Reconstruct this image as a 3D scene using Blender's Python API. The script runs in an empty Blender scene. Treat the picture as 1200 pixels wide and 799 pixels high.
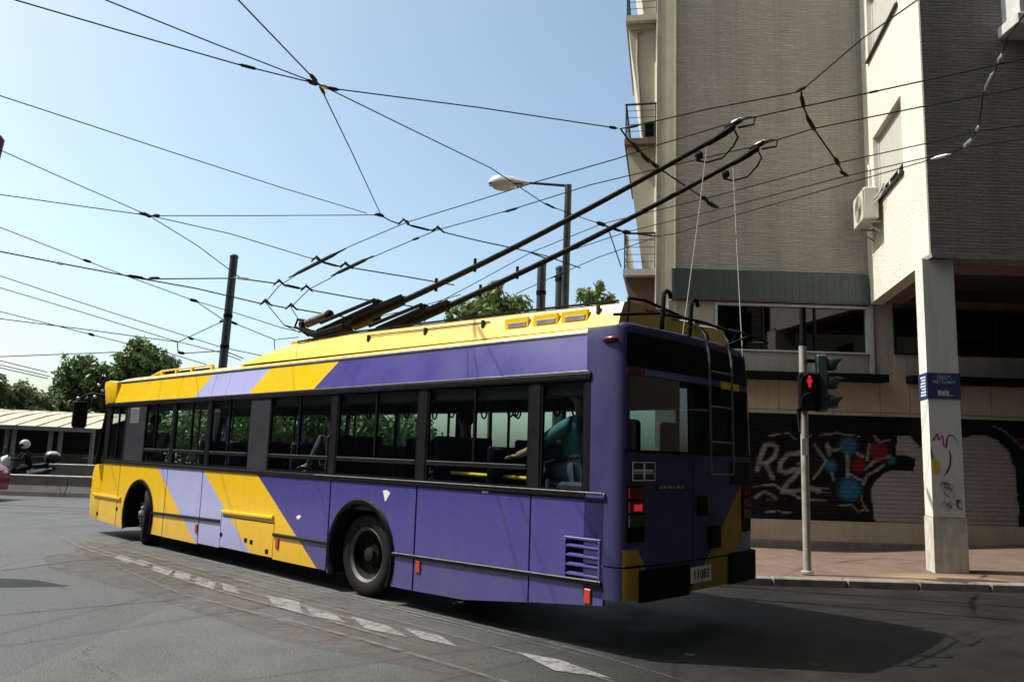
import bpy, bmesh, math, random
import numpy as np
from mathutils import Vector, Matrix
R_ = math.radians
random.seed(4)
scene = bpy.context.scene
COL = scene.collection

# ---------------------------------------------------------------- camera
F_PX, PITCH, ROLL, CAM_H = 928.77, 0.14136, 0.03093, 1.633
cam_d = bpy.data.cameras.new('camera'); cam = bpy.data.objects.new('camera', cam_d); COL.objects.link(cam)
cam_d.sensor_fit = 'HORIZONTAL'; cam_d.sensor_width = 36.0; cam_d.lens = 36.0 * F_PX / 1200.0
cam_d.clip_start = 0.05; cam_d.clip_end = 6000
_fw = Vector((0, math.cos(PITCH), math.sin(PITCH))); _u0 = Vector((0, -math.sin(PITCH), math.cos(PITCH))); _r0 = Vector((1, 0, 0))
_rt = math.cos(ROLL) * _r0 + math.sin(ROLL) * _u0; _up = -math.sin(ROLL) * _r0 + math.cos(ROLL) * _u0
CAM = Vector((0, 0, CAM_H))
cam.matrix_world = Matrix(((_rt.x, _up.x, -_fw.x, 0), (_rt.y, _up.y, -_fw.y, 0), (_rt.z, _up.z, -_fw.z, CAM_H), (0, 0, 0, 1)))
scene.camera = cam

# ---------------------------------------------------------------- light
SUN_AZ, SUN_EL = R_(175.0), R_(55.0)          # azimuth counter-clockwise from +X
S = Vector((math.cos(SUN_EL) * math.cos(SUN_AZ), math.cos(SUN_EL) * math.sin(SUN_AZ), math.sin(SUN_EL)))
sun_d = bpy.data.lights.new('sun', 'SUN'); sun = bpy.data.objects.new('sun', sun_d); COL.objects.link(sun)
sun_d.energy = 3.8; sun_d.angle = R_(0.5); sun_d.color = (1.0, 0.95, 0.87)
sun.rotation_euler = S.to_track_quat('Z', 'Y').to_euler(); sun.location = S * 60
world = bpy.data.worlds.new('World'); scene.world = world; world.use_nodes = True
wn = world.node_tree.nodes; wl = world.node_tree.links
sky = wn.new('ShaderNodeTexSky'); sky.sky_type = 'NISHITA'; sky.sun_disc = False
sky.sun_elevation = SUN_EL; sky.sun_rotation = math.pi / 2 - SUN_AZ
sky.air_density = 0.8; sky.dust_density = 3.2; sky.ozone_density = 1.6; sky.altitude = 100
bg = wn['Background']; bg.inputs[1].default_value = 0.14
tint = wn.new('ShaderNodeMix'); tint.data_type = 'RGBA'; tint.blend_type = 'MULTIPLY'; tint.inputs[0].default_value = 1.0; tint.inputs[7].default_value = (1.04, 1.07, .93, 1)   # hazy summer air
wl.new(sky.outputs[0], tint.inputs[6]); wl.new(tint.outputs[2], bg.inputs[0])
scene.view_settings.view_transform = 'Standard'; scene.view_settings.look = 'None'
scene.view_settings.exposure = 0.85; scene.view_settings.gamma = 1.0; scene.view_settings.use_curve_mapping = False
scene.cycles.max_bounces = 8; scene.cycles.transparent_max_bounces = 24

# ---------------------------------------------------------------- helpers
def ray(px, py): return (_fw * F_PX + _rt * (px - 600) + _up * (399.5 - py)).normalized()
def at(px, py, Y):                             # point of the place seen at a photo pixel, at depth Y
    d = ray(px, py); return CAM + d * (Y / d.y)
def atz(px, py, z):                            # ... on the horizontal plane of height z
    d = ray(px, py); return CAM + d * ((z - CAM_H) / d.z)
def onplane(px, py, p0, n):
    d = ray(px, py); return CAM + d * ((Vector(p0) - CAM).dot(n) / d.dot(n))

class MB:
    def __init__(s): s.v = []; s.f = []; s.m = []
    def add(s, v, f, mi=0):
        o = len(s.v); s.v += [tuple(p) for p in v]; s.f += [tuple(i + o for i in q) for q in f]; s.m += [mi] * len(f); return s
    def box(s, a, b, M=None, mi=0, ch=0.0):
        x0, x1 = sorted((a[0], b[0])); y0, y1 = sorted((a[1], b[1])); z0, z1 = sorted((a[2], b[2]))
        if ch > 0:
            c = min(ch, (x1 - x0) * .45, (y1 - y0) * .45, (z1 - z0) * .45)
            bm = bmesh.new(); bmesh.ops.create_cube(bm, size=1)
            for q in bm.verts: q.co = Vector(((x0 + x1) / 2 + q.co.x * (x1 - x0), (y0 + y1) / 2 + q.co.y * (y1 - y0), (z0 + z1) / 2 + q.co.z * (z1 - z0)))
            bmesh.ops.bevel(bm, geom=bm.edges[:], offset=c, segments=1, affect='EDGES')
            bm.verts.index_update(); v = [q.co.copy() for q in bm.verts]; f = [[q.index for q in fc.verts] for fc in bm.faces]; bm.free()
        else:
            v = [Vector(p) for p in ((x0, y0, z0), (x1, y0, z0), (x1, y1, z0), (x0, y1, z0), (x0, y0, z1), (x1, y0, z1), (x1, y1, z1), (x0, y1, z1))]
            f = [(0, 3, 2, 1), (4, 5, 6, 7), (0, 1, 5, 4), (1, 2, 6, 5), (2, 3, 7, 6), (3, 0, 4, 7)]
        if M is not None: v = [M @ p for p in v]
        return s.add(v, f, mi)
    def bar(s, p, q, w, h=None, ch=0):             # rectangular bar from p to q
        p = Vector(p); q = Vector(q); d = q - p; h = h or w
        up = Vector((0, 0, 1)) if abs(d.normalized().z) < .95 else Vector((0, 1, 0))
        M = Matrix.Translation(p) @ d.to_track_quat('X', 'Z').to_matrix().to_4x4()
        return s.box((0, -w / 2, -h / 2), (d.length, w / 2, h / 2), M, ch=ch)
    def tube(s, pts, r, n=6, mi=0, cap=True):
        pts = [Vector(p) for p in pts]; rs = r if isinstance(r, (list, tuple)) else [r] * len(pts)
        o = len(s.v); ref = None
        for i, p in enumerate(pts):
            t = (pts[min(i + 1, len(pts) - 1)] - pts[max(i - 1, 0)]).normalized()
            if ref is None: ref = t.orthogonal().normalized()
            ref = (ref - t * ref.dot(t)); ref = ref.normalized() if ref.length > 1e-6 else t.orthogonal().normalized()
            b = t.cross(ref)
            for k in range(n):
                a = 2 * math.pi * k / n; s.v.append(tuple(p + (ref * math.cos(a) + b * math.sin(a)) * rs[i]))
        for i in range(len(pts) - 1):
            for k in range(n):
                a = o + i * n + k; b2 = o + i * n + (k + 1) % n
                s.f.append((a, b2, b2 + n, a + n)); s.m.append(mi)
        if cap:
            s.f.append(tuple(o + k for k in range(n))[::-1]); s.m.append(mi)
            e = o + (len(pts) - 1) * n; s.f.append(tuple(e + k for k in range(n))); s.m.append(mi)
        return s
    def lathe(s, prof, c, axis, n=32, mi=0):       # prof: (radius, along axis)
        ax = Vector(axis).normalized(); u = ax.orthogonal().normalized(); w = ax.cross(u); c = Vector(c); o = len(s.v)
        for r, h in prof:
            for k in range(n):
                a = 2 * math.pi * k / n; s.v.append(tuple(c + ax * h + (u * math.cos(a) + w * math.sin(a)) * r))
        for i in range(len(prof) - 1):
            for k in range(n):
                a = o + i * n + k; b = o + i * n + (k + 1) % n; s.f.append((a, b, b + n, a + n)); s.m.append(mi)
        return s
    def prism(s, poly, fn, d0, d1, mi=0, ch=0.0):  # poly in 2D, fn(u, v, d) -> 3D, from depth d0 to d1
        bm = bmesh.new(); n = len(poly)
        a = [bm.verts.new(fn(u, v, d0)) for u, v in poly]; b = [bm.verts.new(fn(u, v, d1)) for u, v in poly]
        f0 = bm.faces.new(a); bm.faces.new(b[::-1])
        for i in range(n): bm.faces.new((a[i], b[i], b[(i + 1) % n], a[(i + 1) % n]))
        bmesh.ops.recalc_face_normals(bm, faces=bm.faces[:])
        if ch > 0: bmesh.ops.bevel(bm, geom=list(f0.edges), offset=ch, segments=2, affect='EDGES', profile=.5)
        bmesh.ops.triangulate(bm, faces=[f for f in bm.faces if len(f.verts) > 4])
        bm.verts.index_update(); v = [q.co.copy() for q in bm.verts]; f = [[q.index for q in fc.verts] for fc in bm.faces]; bm.free()
        return s.add(v, f, mi)
    def sphere(s, c, r, nu=12, nv=8, M=None):
        c = Vector(c); r = Vector(r) if not isinstance(r, (int, float)) else Vector((r, r, r)); v = []; f = []
        for i in range(nv + 1):
            th = math.pi * i / nv
            for k in range(nu):
                a = 2 * math.pi * k / nu; p = Vector((r.x * math.sin(th) * math.cos(a), r.y * math.sin(th) * math.sin(a), r.z * math.cos(th)))
                v.append(c + (M @ p if M else p))
        for i in range(nv):
            for k in range(nu): f.append((i * nu + k, (i + 1) * nu + k, (i + 1) * nu + (k + 1) % nu, i * nu + (k + 1) % nu))
        return s.add(v, f)
    def build(s, name, mats, parent=None, smooth=False, recalc=True):
        me = bpy.data.meshes.new(name); me.from_pydata(s.v, [], s.f)
        for m in (mats if isinstance(mats, (list, tuple)) else [mats]): me.materials.append(m)
        if any(s.m): me.polygons.foreach_set('material_index', s.m)
        if recalc:
            bm = bmesh.new(); bm.from_mesh(me); bmesh.ops.recalc_face_normals(bm, faces=bm.faces[:]); bm.to_mesh(me); bm.free()
        if smooth:
            me.polygons.foreach_set('use_smooth', [True] * len(me.polygons))
            me.set_sharp_from_angle(angle=R_(38))
        me.update()
        o = bpy.data.objects.new(name, me); COL.objects.link(o)
        if parent: o.parent = parent
        return o

def tag(o, label=None, cat=None, group=None, kind=None):
    if label: o['label'] = label
    if cat: o['category'] = cat
    if group: o['group'] = group
    if kind: o['kind'] = kind
    return o
def empty(name, loc, rz=0, label=None, cat=None, group=None):
    o = bpy.data.objects.new(name, None); COL.objects.link(o); o.location = loc; o.rotation_euler = (0, 0, rz); o.empty_display_size = .2
    return tag(o, label, cat, group)
def dup(o, parent=None, loc=None, rz=None):
    c = o.copy(); COL.objects.link(c)
    if parent: c.parent = parent
    if loc is not None: c.location = loc
    if rz is not None: c.rotation_euler = (0, 0, rz)
    for ch in list(o.children): dup(ch, c)
    return c
def text_mesh(name, body, size, mat, parent, M, depth=0.001, align='CENTER'):
    cu = bpy.data.curves.new(name, 'FONT'); cu.body = body; cu.size = size; cu.align_x = align; cu.align_y = 'CENTER'; cu.extrude = depth
    t = bpy.data.objects.new(name, cu); COL.objects.link(t); bpy.context.view_layer.update()
    me = bpy.data.meshes.new_from_object(t.evaluated_get(bpy.context.evaluated_depsgraph_get()))
    bpy.data.objects.remove(t); bpy.data.curves.remove(cu)
    me.transform(M); me.materials.clear(); me.materials.append(mat); me.name = name
    o = bpy.data.objects.new(name, me); COL.objects.link(o); o.parent = parent
    return o

# ---------------------------------------------------------------- materials
class NT:
    def __init__(s, name):
        s.mat = bpy.data.materials.new(name); s.mat.use_nodes = True; s.t = s.mat.node_tree
        s.b = s.t.nodes['Principled BSDF']; s.out = s.t.nodes['Material Output']
    def n(s, typ, **kw):
        q = s.t.nodes.new(typ)
        for k, v in kw.items(): setattr(q, k, v)
        return q
    def l(s, a, b): s.t.links.new(a, b)
    def setin(s, sock, v):
        if isinstance(v, bpy.types.NodeSocket): s.l(v, sock)
        else: sock.default_value = v
    def math(s, op, a, b=0.0, c=None, clamp=False):
        q = s.n('ShaderNodeMath', operation=op); q.use_clamp = clamp; s.setin(q.inputs[0], a); s.setin(q.inputs[1], b)
        if c is not None: s.setin(q.inputs[2], c)
        return q.outputs[0]
    def mix(s, f, a, b, mode='MIX'):
        q = s.n('ShaderNodeMix', data_type='RGBA', blend_type=mode)
        s.setin(q.inputs[0], f); s.setin(q.inputs[6], a if isinstance(a, bpy.types.NodeSocket) else (*a[:3], 1)); s.setin(q.inputs[7], b if isinstance(b, bpy.types.NodeSocket) else (*b[:3], 1))
        return q.outputs[2]
    def noise(s, vec, scale, detail=4, rough=.55, dist=0.0):
        q = s.n('ShaderNodeTexNoise'); q.inputs['Scale'].default_value = scale; q.inputs['Detail'].default_value = detail; q.inputs['Roughness'].default_value = rough; q.inputs['Distortion'].default_value = dist
        s.l(vec, q.inputs['Vector']); return q.outputs[0]
    def ramp(s, f, stops, interp='LINEAR'):
        q = s.n('ShaderNodeValToRGB'); s.l(f, q.inputs[0]); r = q.color_ramp; r.interpolation = interp
        while len(r.elements) < len(stops): r.elements.new(1.0)
        for e, (p, c) in zip(r.elements, stops):
            e.position = p; e.color = (*c[:3], 1) if isinstance(c, (tuple, list)) else (c, c, c, 1)
        return q.outputs[0]
    def rng(s, v, a, b, c=0.0, d=1.0):
        q = s.n('ShaderNodeMapRange'); s.setin(q.inputs[0], v)
        for i, x in enumerate((a, b, c, d)): q.inputs[i + 1].default_value = x
        return q.outputs[0]
    def obj(s): 
        return s.n('ShaderNodeTexCoord').outputs['Object']
    def pos(s): return s.n('ShaderNodeNewGeometry').outputs['Position']
    def xyz(s, v):
        q = s.n('ShaderNodeSeparateXYZ'); s.l(v, q.inputs[0]); return q.outputs
    def comb(s, x, y, z):
        q = s.n('ShaderNodeCombineXYZ')
        for i, a in enumerate((x, y, z)): s.setin(q.inputs[i], a)
        return q.outputs[0]
    def bump(s, h, strength=.3, dist=.01):
        q = s.n('ShaderNodeBump'); q.inputs['Strength'].default_value = strength; q.inputs['Distance'].default_value = dist
        s.l(h, q.inputs['Height']); s.l(q.outputs[0], s.b.inputs['Normal']); return q

def mat(name, c, rough=.6, metal=0.0, var=.12, vscale=6.0, bump=0.0, bscale=40.0, coat=0.0, spec=.5, streak=0.0):
    m = NT(name); v = m.pos()
    n = m.noise(v, vscale, 5, .6)
    lo = tuple(x * (1 - var) for x in c[:3]); hi = tuple(min(1, x * (1 + var)) for x in c[:3])
    col = m.ramp(n, [(.3, lo), (.7, hi)])
    if streak:
        x, y, z = m.xyz(v)
        st = m.noise(m.comb(m.math('MULTIPLY', x, 9), m.math('MULTIPLY', y, 9), m.math('MULTIPLY', z, .6)), 1.0, 4, .6)
        col = m.mix(m.math('MULTIPLY', m.rng(st, .5, .75), streak), col, tuple(x * .45 for x in c[:3]))
    m.l(col, m.b.inputs['Base Color']); m.b.inputs['Metallic'].default_value = metal
    m.l(m.rng(m.noise(v, vscale * 2.3), .3, .7, max(.02, rough - .07), min(1, rough + .07)), m.b.inputs['Roughness'])
    m.b.inputs['Coat Weight'].default_value = coat; m.b.inputs['Coat Roughness'].default_value = .06
    m.b.inputs['Specular IOR Level'].default_value = spec
    if bump: m.bump(m.noise(v, bscale, 4), bump, .01)
    return m.mat
def emit(name, c, strength, base=None):
    m = NT(name); m.b.inputs['Base Color'].default_value = (*(base or c), 1); m.b.inputs['Emission Color'].default_value = (*c, 1); m.b.inputs['Emission Strength'].default_value = strength
    return m.mat
def glass(name, tint, gloss_tint=(1, 1, 1), rough=.02, base=.05):
    m = NT(name); m.t.nodes.remove(m.b)
    tr = m.n('ShaderNodeBsdfTransparent'); gl = m.n('ShaderNodeBsdfGlossy'); fr = m.n('ShaderNodeFresnel'); fr.inputs[0].default_value = 1.5
    n = m.noise(m.pos(), .9, 2); 
    tr.inputs[0].default_value = (*tint, 1); gl.inputs[0].default_value = (*gloss_tint, 1); gl.inputs['Roughness'].default_value = rough
    bp_ = m.n('ShaderNodeBump'); bp_.inputs['Strength'].default_value = .02; bp_.inputs['Distance'].default_value = .02; m.l(n, bp_.inputs['Height']); m.l(bp_.outputs[0], gl.inputs['Normal'])
    bf = m.n('ShaderNodeNewGeometry').outputs['Backfacing']; mx = m.n('ShaderNodeMixShader'); m.l(m.math('MULTIPLY', m.math('ADD', m.math('MULTIPLY', fr.outputs[0], .9), base * .3), m.math('SUBTRACT', 1.0, bf)), mx.inputs[0]); m.l(tr.outputs[0], mx.inputs[1]); m.l(gl.outputs[0], mx.inputs[2]); m.l(mx.outputs[0], m.out.inputs[0])
    return m.mat

PURPLE = (.050, .046, .222); YELLOW = (.76, .465, .006); LAV = (.36, .38, .66)
def dirtify(m, col, v, amt=.15, scale=1.2):
    x, y, z = m.xyz(v)
    st = m.noise(m.comb(m.math('MULTIPLY', x, 5), m.math('MULTIPLY', y, 5), m.math('MULTIPLY', z, .9)), scale, 6, .65)
    f = m.math('MULTIPLY', m.rng(st, .48, .78), amt)
    col = m.mix(f, col, (.16, .14, .12))
    spk = m.noise(v, 9, 8, .75); f2 = m.math('MULTIPLY', m.rng(spk, .69, .75), .5)
    return m.mix(f2, col, (.42, .41, .42))
def paint(name, build, rough=.28, coat=.5, shade=0.0):
    m = NT(name); v = m.obj(); x, y, z = m.xyz(v); col = build(m, x, y, z); col = dirtify(m, col, v)
    low = m.math('MULTIPLY', m.rng(m.math('ADD', z, m.math('MULTIPLY', m.noise(v, 3, 5, .65), .5)), .45, 1.0, 1, 0), .25)
    col = m.mix(low, col, (.10, .088, .075))                      # road grime thrown up along the skirt
    if shade: col = m.mix(m.math('MULTIPLY', m.rng(m.noise(v, 1.6, 5, .65), .2, .6, .6, 1), shade), col, (.004, .004, .010))   # painted shade: darkens the whole bus rear
    m.l(col, m.b.inputs['Base Color'])
    m.l(m.rng(m.noise(v, 2.5, 6), .3, .7, rough - .06, rough + .14), m.b.inputs['Roughness'])
    m.b.inputs['Coat Weight'].default_value = coat; m.b.inputs['Coat Roughness'].default_value = .12
    m.bump(m.noise(v, 1.6, 2), .16, .03)
    return m.mat
def side_stripes(m, x, y, z):
    u = m.math('SUBTRACT', x, m.math('MULTIPLY', m.math('SUBTRACT', z, .2), 1.47))
    return m.ramp(m.math('DIVIDE', u, 12), [(0, PURPLE), (4.37 / 12, YELLOW), (5.92 / 12, LAV), (7.53 / 12, YELLOW)], 'CONSTANT')
def cove_stripes(m, x, y, z):
    u = m.math('ADD', x, m.math('MULTIPLY', m.math('SUBTRACT', z, 2.3), 1.2))
    return m.ramp(m.math('DIVIDE', u, 12), [(0, PURPLE), (4.80 / 12, YELLOW), (6.40 / 12, LAV), (8.06 / 12, YELLOW)], 'CONSTANT')
def rear_stripes(m, x, y, z):
    t = m.math('MULTIPLY', y, -1)
    zA = m.math('ADD', .70, m.math('MULTIPLY', m.math('SUBTRACT', t, 1.24), .904))
    zB = m.math('ADD', .79, m.math('MULTIPLY', m.math('SUBTRACT', t, 1.96), 1.61))
    right = m.math('GREATER_THAN', t, 1.0)
    fy = m.math('MULTIPLY', m.math('LESS_THAN', z, zA), right)
    fl = m.math('MULTIPLY', m.math('LESS_THAN', z, zB), right)
    low = m.math('MULTIPLY', m.math('LESS_THAN', z, .873), m.math('LESS_THAN', t, m.math('ADD', .19, m.math('MULTIPLY', m.math('MAXIMUM', m.math('SUBTRACT', .873, z), 0), .7))))
    low = m.math('MULTIPLY', low, m.math('GREATER_THAN', t, .035))
    c = m.mix(m.math('MAXIMUM', fy, low), PURPLE, YELLOW)
    return m.mix(fl, c, LAV)
M = {}
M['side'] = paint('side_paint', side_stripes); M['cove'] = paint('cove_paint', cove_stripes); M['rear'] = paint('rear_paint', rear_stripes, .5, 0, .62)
M['yellow'] = paint('yellow_paint', lambda m, x, y, z: m.mix(0, YELLOW, YELLOW)); M['roof'] = paint('roof_paint', lambda m, x, y, z: m.mix(0, (.80, .55, .085), YELLOW), .4, .25)
M['purple'] = paint('purple_paint', lambda m, x, y, z: m.mix(0, PURPLE, PURPLE))
M['black'] = mat('black_plastic', (.0045, .0045, .005), .6, var=.3, spec=.08); M['satin'] = mat('satin_black', (.009, .0095, .011), .4, var=.25, spec=.22)
M['dark'] = mat('dark_panel', (.026, .028, .034), .45, var=.2, spec=.3); M['under'] = mat('underbody', (.006, .006, .006), .9, spec=.15)
M['rubber'] = mat('tyre_rubber', (.0085, .0085, .0085), .8, var=.35, bump=.3, bscale=60, spec=.2)
M['alu'] = mat('aluminium', (.55, .55, .56), .35, .8, var=.15, vscale=12); M['steel'] = mat('grey_steel', (.30, .30, .30), .45, .6, var=.3, vscale=9)
M['rim'] = mat('shaded_rim', (.011, .0105, .010), .7, var=.4, vscale=14, spec=.25); M['rimsteel'] = mat('worn_rim', (.085, .082, .08), .55, .2, var=.4, vscale=14)  # rear rim near black, the shade of its dish put into the colour
M['notice'] = mat('notice_grey', (.16, .16, .17), .6)
M['bglass'] = glass('bus_glass', (.85, .915, .90)); M['rglass'] = glass('rear_glass', (.50, .58, .56)); M['wglass'] = glass('window_glass', (.10, .10, .10))
M['int'] = mat('bus_lining', (.045, .045, .048), .7); M['ceil'] = mat('bus_ceiling', (.13, .13, .13), .7)
M['seat'] = mat('seat_fabric', (.012, .018, .045), .8, var=.3, vscale=30); M['rail'] = mat('yellow_rail', (.75, .52, .03), .35)
M['amber'] = mat('amber_lens', (.40, .045, .015), .25); M['ropem'] = mat('grey_rope', (.21, .20, .19), .8); M['red'] = mat('red_lens', (.11, .003, .006), .25, spec=.3); M['redlit'] = emit('lit_tail_lamp', (1, .03, .05), .2, (.10, .003, .004))
M['white'] = mat('white_print', (.70, .70, .70), .5); M['plate'] = mat('plate_white', (.62, .64, .62), .4); M['ink'] = mat('black_ink', (.01, .01, .012), .5)
M['pole'] = mat('pole_black', (.005, .005, .006), .7, var=.3, spec=.12); M['springm'] = mat('spring_housing', (.06, .055, .05), .6, spec=.3, var=.3); M['wire'] = mat('wire_dark', (.008, .009, .010), .7, spec=.15); M['insul'] = mat('insulator_brown', (.010, .009, .009), .6, spec=.2)
M['green'] = mat('green_pole_paint', (.016, .030, .032), .45, var=.25, streak=.3); M['lamp'] = mat('lamp_casing', (.42, .42, .42), .4); M['lens'] = mat('lamp_lens', (.45, .43, .36), .2)

# ---------------------------------------------------------------- ground
_a = atz(0, 668, 0); _b = atz(115, 654, 0); PK = (_b.y - _a.y) / (_b.x - _a.x); PLIM = _a.y - PK * _a.x + .03
def road_mat():
    m = NT('asphalt'); v = m.pos(); x, y, z = m.xyz(v)
    fine = m.noise(v, 55, 3, .7); mid = m.noise(v, 1.6, 6, .6); big = m.noise(v, .22, 4, .55)
    old_glare = m.ramp(mid, [(.25, (.098, .103, .108)), (.75, (.142, .149, .154))])
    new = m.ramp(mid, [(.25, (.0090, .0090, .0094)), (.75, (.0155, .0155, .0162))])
    # older left surface, paled for sun glare; newer dark surface right; the seam wanders
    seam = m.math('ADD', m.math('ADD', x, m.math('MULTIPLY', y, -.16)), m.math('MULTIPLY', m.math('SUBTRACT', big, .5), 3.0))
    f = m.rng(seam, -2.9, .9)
    col = m.mix(f, old_glare, new)
    # paver-pass patch on the far left with a sharp edge
    e = m.math('ADD', m.math('MULTIPLY', x, -PK), y)
    patch = m.math('MULTIPLY', m.math('LESS_THAN', m.math('ADD', e, m.math('MULTIPLY', mid, .06)), PLIM), m.math('LESS_THAN', x, -3.4))
    col = m.mix(m.math('MULTIPLY', patch, .5), col, (.085, .092, .098))
    # brown dust and tyre polish on the turning path
    px_ = m.math('SUBTRACT', m.math('ADD', m.math('MULTIPLY', x, .69), m.math('MULTIPLY', y, .725)), 4.35)
    along = m.math('SUBTRACT', m.math('MULTIPLY', x, .725), m.math('MULTIPLY', y, .69))
    stv = m.comb(m.math('MULTIPLY', px_, 9), m.math('MULTIPLY', along, .5), 0)
    stn = m.noise(stv, 1.0, 6, .65, .4)
    band = m.math('MULTIPLY', m.rng(px_, -1.9, -.9), m.rng(px_, .25, 1.0, 1, 0))
    pale = m.math('MULTIPLY', band, m.rng(stn, .50, .72))
    col = m.mix(m.math('MULTIPLY', pale, .20), col, (.15, .145, .135))
    dn = m.noise(v, .55, 5, .6, .6)
    col = m.mix(m.math('MULTIPLY', m.rng(dn, .50, .72), .35), col, (.088, .076, .060))
    # cracks and joints
    vo = m.n('ShaderNodeTexVoronoi', feature='DISTANCE_TO_EDGE'); vo.inputs['Scale'].default_value = .33
    dv = m.n('ShaderNodeVectorMath', operation='ADD'); m.l(v, dv.inputs[0])
    nz = m.n('ShaderNodeTexNoise'); nz.inputs['Scale'].default_value = 1.3; nz.inputs['Detail'].default_value = 5; m.l(v, nz.inputs['Vector']); m.l(nz.outputs[1], dv.inputs[1]); m.l(dv.outputs[0], vo.inputs['Vector'])
    crack = m.math('MULTIPLY', m.rng(vo.outputs[0], .0, .004, 1, 0), m.rng(m.noise(v, .4, 2), .56, .66))
    col = m.mix(m.math('MULTIPLY', crack, .35), col, (.02, .02, .02))
    col = m.mix(m.rng(m.noise(v, 17, 4, .75), .35, .7, .0, .4), col, m.mix(.5, col, (.0, .0, .0)))
    col = m.mix(m.rng(fine, .3, .75, .0, .8), col, m.mix(.7, col, (.0, .0, .0)))
    speck = m.rng(m.noise(v, 120, 2), .68, .75); col = m.mix(m.math('MULTIPLY', speck, .45), col, (.3, .29, .27))
    m.l(col, m.b.inputs['Base Color'])
    m.l(m.rng(mid, .3, .7, .50, .72), m.b.inputs['Roughness']); m.b.inputs['Specular IOR Level'].default_value = .25
    h = m.math('ADD', m.math('MULTIPLY', fine, 1.0), m.math('MULTIPLY', m.math('SUBTRACT', 1, crack), .6)); m.bump(h, .8, .015)
    return m.mat
road = MB()
xs = [-3000, -600, -120, -40, -20, -12] + [-8 + i for i in range(17)] + [10, 14, 20, 40, 120, 600, 3000]; ys = [-200, -40, -8] + list(range(-2, 20, 1)) + [24, 30, 40, 70, 150, 500, 1500, 4000]
road.add([(x, y, 0) for y in ys for x in xs], [(j * len(xs) + i, j * len(xs) + i + 1, (j + 1) * len(xs) + i + 1, (j + 1) * len(xs) + i) for j in range(len(ys) - 1) for i in range(len(xs) - 1)])
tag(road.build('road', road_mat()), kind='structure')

def worn_white():
    m = NT('worn_road_paint'); v = m.pos(); n = m.noise(v, 14, 7, .75); b = m.noise(v, 2.2, 4)
    m.l(m.ramp(n, [(.35, (.13, .13, .13)), (.62, (.20, .20, .198))]), m.b.inputs['Base Color']); m.b.inputs['Roughness'].default_value = .75
    tr = m.n('ShaderNodeBsdfTransparent'); mx = m.n('ShaderNodeMixShader'); m.l(m.rng(m.math('ADD', m.math('MULTIPLY', n, .6), m.math('MULTIPLY', b, .4)), .32, .52), mx.inputs[0]); m.l(tr.outputs[0], mx.inputs[1]); m.l(m.b.outputs[0], mx.inputs[2]); m.l(mx.outputs[0], m.out.inputs[0])
    return m.mat
M['worn'] = worn_white()
marks = [((142, 650), (160, 656), (150, 660), (133, 653)), ((164, 655), (178, 660), (168, 663), (154, 659)), ((181, 661), (203, 668), (197, 674), (177, 667)), ((207, 668), (224, 673), (222, 680), (203, 675)), ((231, 675), (253, 682), (250, 690), (228, 683)), ((259, 682), (277, 688), (281, 696), (262, 691)),
         ((312, 697), (350, 704), (355, 719), (322, 710)), ((357, 709), (392, 719), (405, 729), (366, 721)), ((410, 721), (455, 733), (478, 746), (428, 736)), ((470, 734), (515, 744), (536, 757), (494, 748)), ((605, 763), (655, 772), (716, 794), (650, 785))]
for q in marks:
    o = MB(); ps = [atz(x, y, .0075) for x, y in q]; o.add(ps, [(3, 2, 1, 0)]); tag(o.build('road_marking', M['worn'], recalc=False), kind='structure')

# arcs scraped and dusted along the turning path, and dark joints in the asphalt
def streak_mat(name, c, lo, hi):
    m = NT(name); v = m.pos(); n = m.noise(v, 5, 7, .75); m.b.inputs['Base Color'].default_value = (*c, 1); m.b.inputs['Roughness'].default_value = .9; m.b.inputs['Specular IOR Level'].default_value = .1
    tr = m.n('ShaderNodeBsdfTransparent'); mx = m.n('ShaderNodeMixShader'); m.l(m.rng(n, lo, hi, 0, .75), mx.inputs[0]); m.l(tr.outputs[0], mx.inputs[1]); m.l(m.b.outputs[0], mx.inputs[2]); m.l(mx.outputs[0], m.out.inputs[0]); return m.mat
M['scr'] = streak_mat('scraped_dust', (.19, .18, .165), .38, .72); M['jnt'] = streak_mat('asphalt_joint', (.012, .012, .012), .35, .55); M['dust'] = streak_mat('brown_dust', (.115, .095, .070), .40, .80)
def catmull(P, n=10):
    out = []
    for i in range(len(P) - 1):
        a, b, c, d = P[max(i - 1, 0)], P[i], P[i + 1], P[min(i + 2, len(P) - 1)]
        for k in range(n): t = k / n; out.append(.5 * ((2 * b) + (c - a) * t + (2 * a - 5 * b + 4 * c - d) * t * t + (3 * b - a - 3 * c + d) * t ** 3))
    return out + [P[-1]]
def strip(px, w, m, z, off=0.0):
    P = catmull([atz(x, y, z) for x, y in px]); mb = MB(); vs = []
    for i, p in enumerate(P):
        t = (P[min(i + 1, len(P) - 1)] - P[max(i - 1, 0)]).normalized(); nn_ = Vector((-t.y, t.x, 0)); ww = w * min(1, 4 * min(i, len(P) - 1 - i) / len(P) + .1); q = p + nn_ * off; vs += [q - nn_ * ww / 2, q + nn_ * ww / 2]
    mb.add(vs, [(2 * i, 2 * i + 1, 2 * i + 3, 2 * i + 2) for i in range(len(P) - 1)]); return tag(mb.build('road_streak', m, recalc=False), kind='structure')
A1 = [(112, 624), (150, 640), (230, 660), (330, 686), (440, 712), (560, 742), (700, 780), (800, 812)]
rs_ = random.Random(12)
for k in range(22):
    i0 = rs_.choice([0, 0, 1, 1, 2, 3]); i1 = min(len(A1), i0 + rs_.choice([3, 4, 5, 6])); off = -.75 + 1.5 * rs_.random()
    strip(A1[i0:i1], .012 + .05 * rs_.random() ** 2, M['scr'], .008 + .0006 * k, off)
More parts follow.
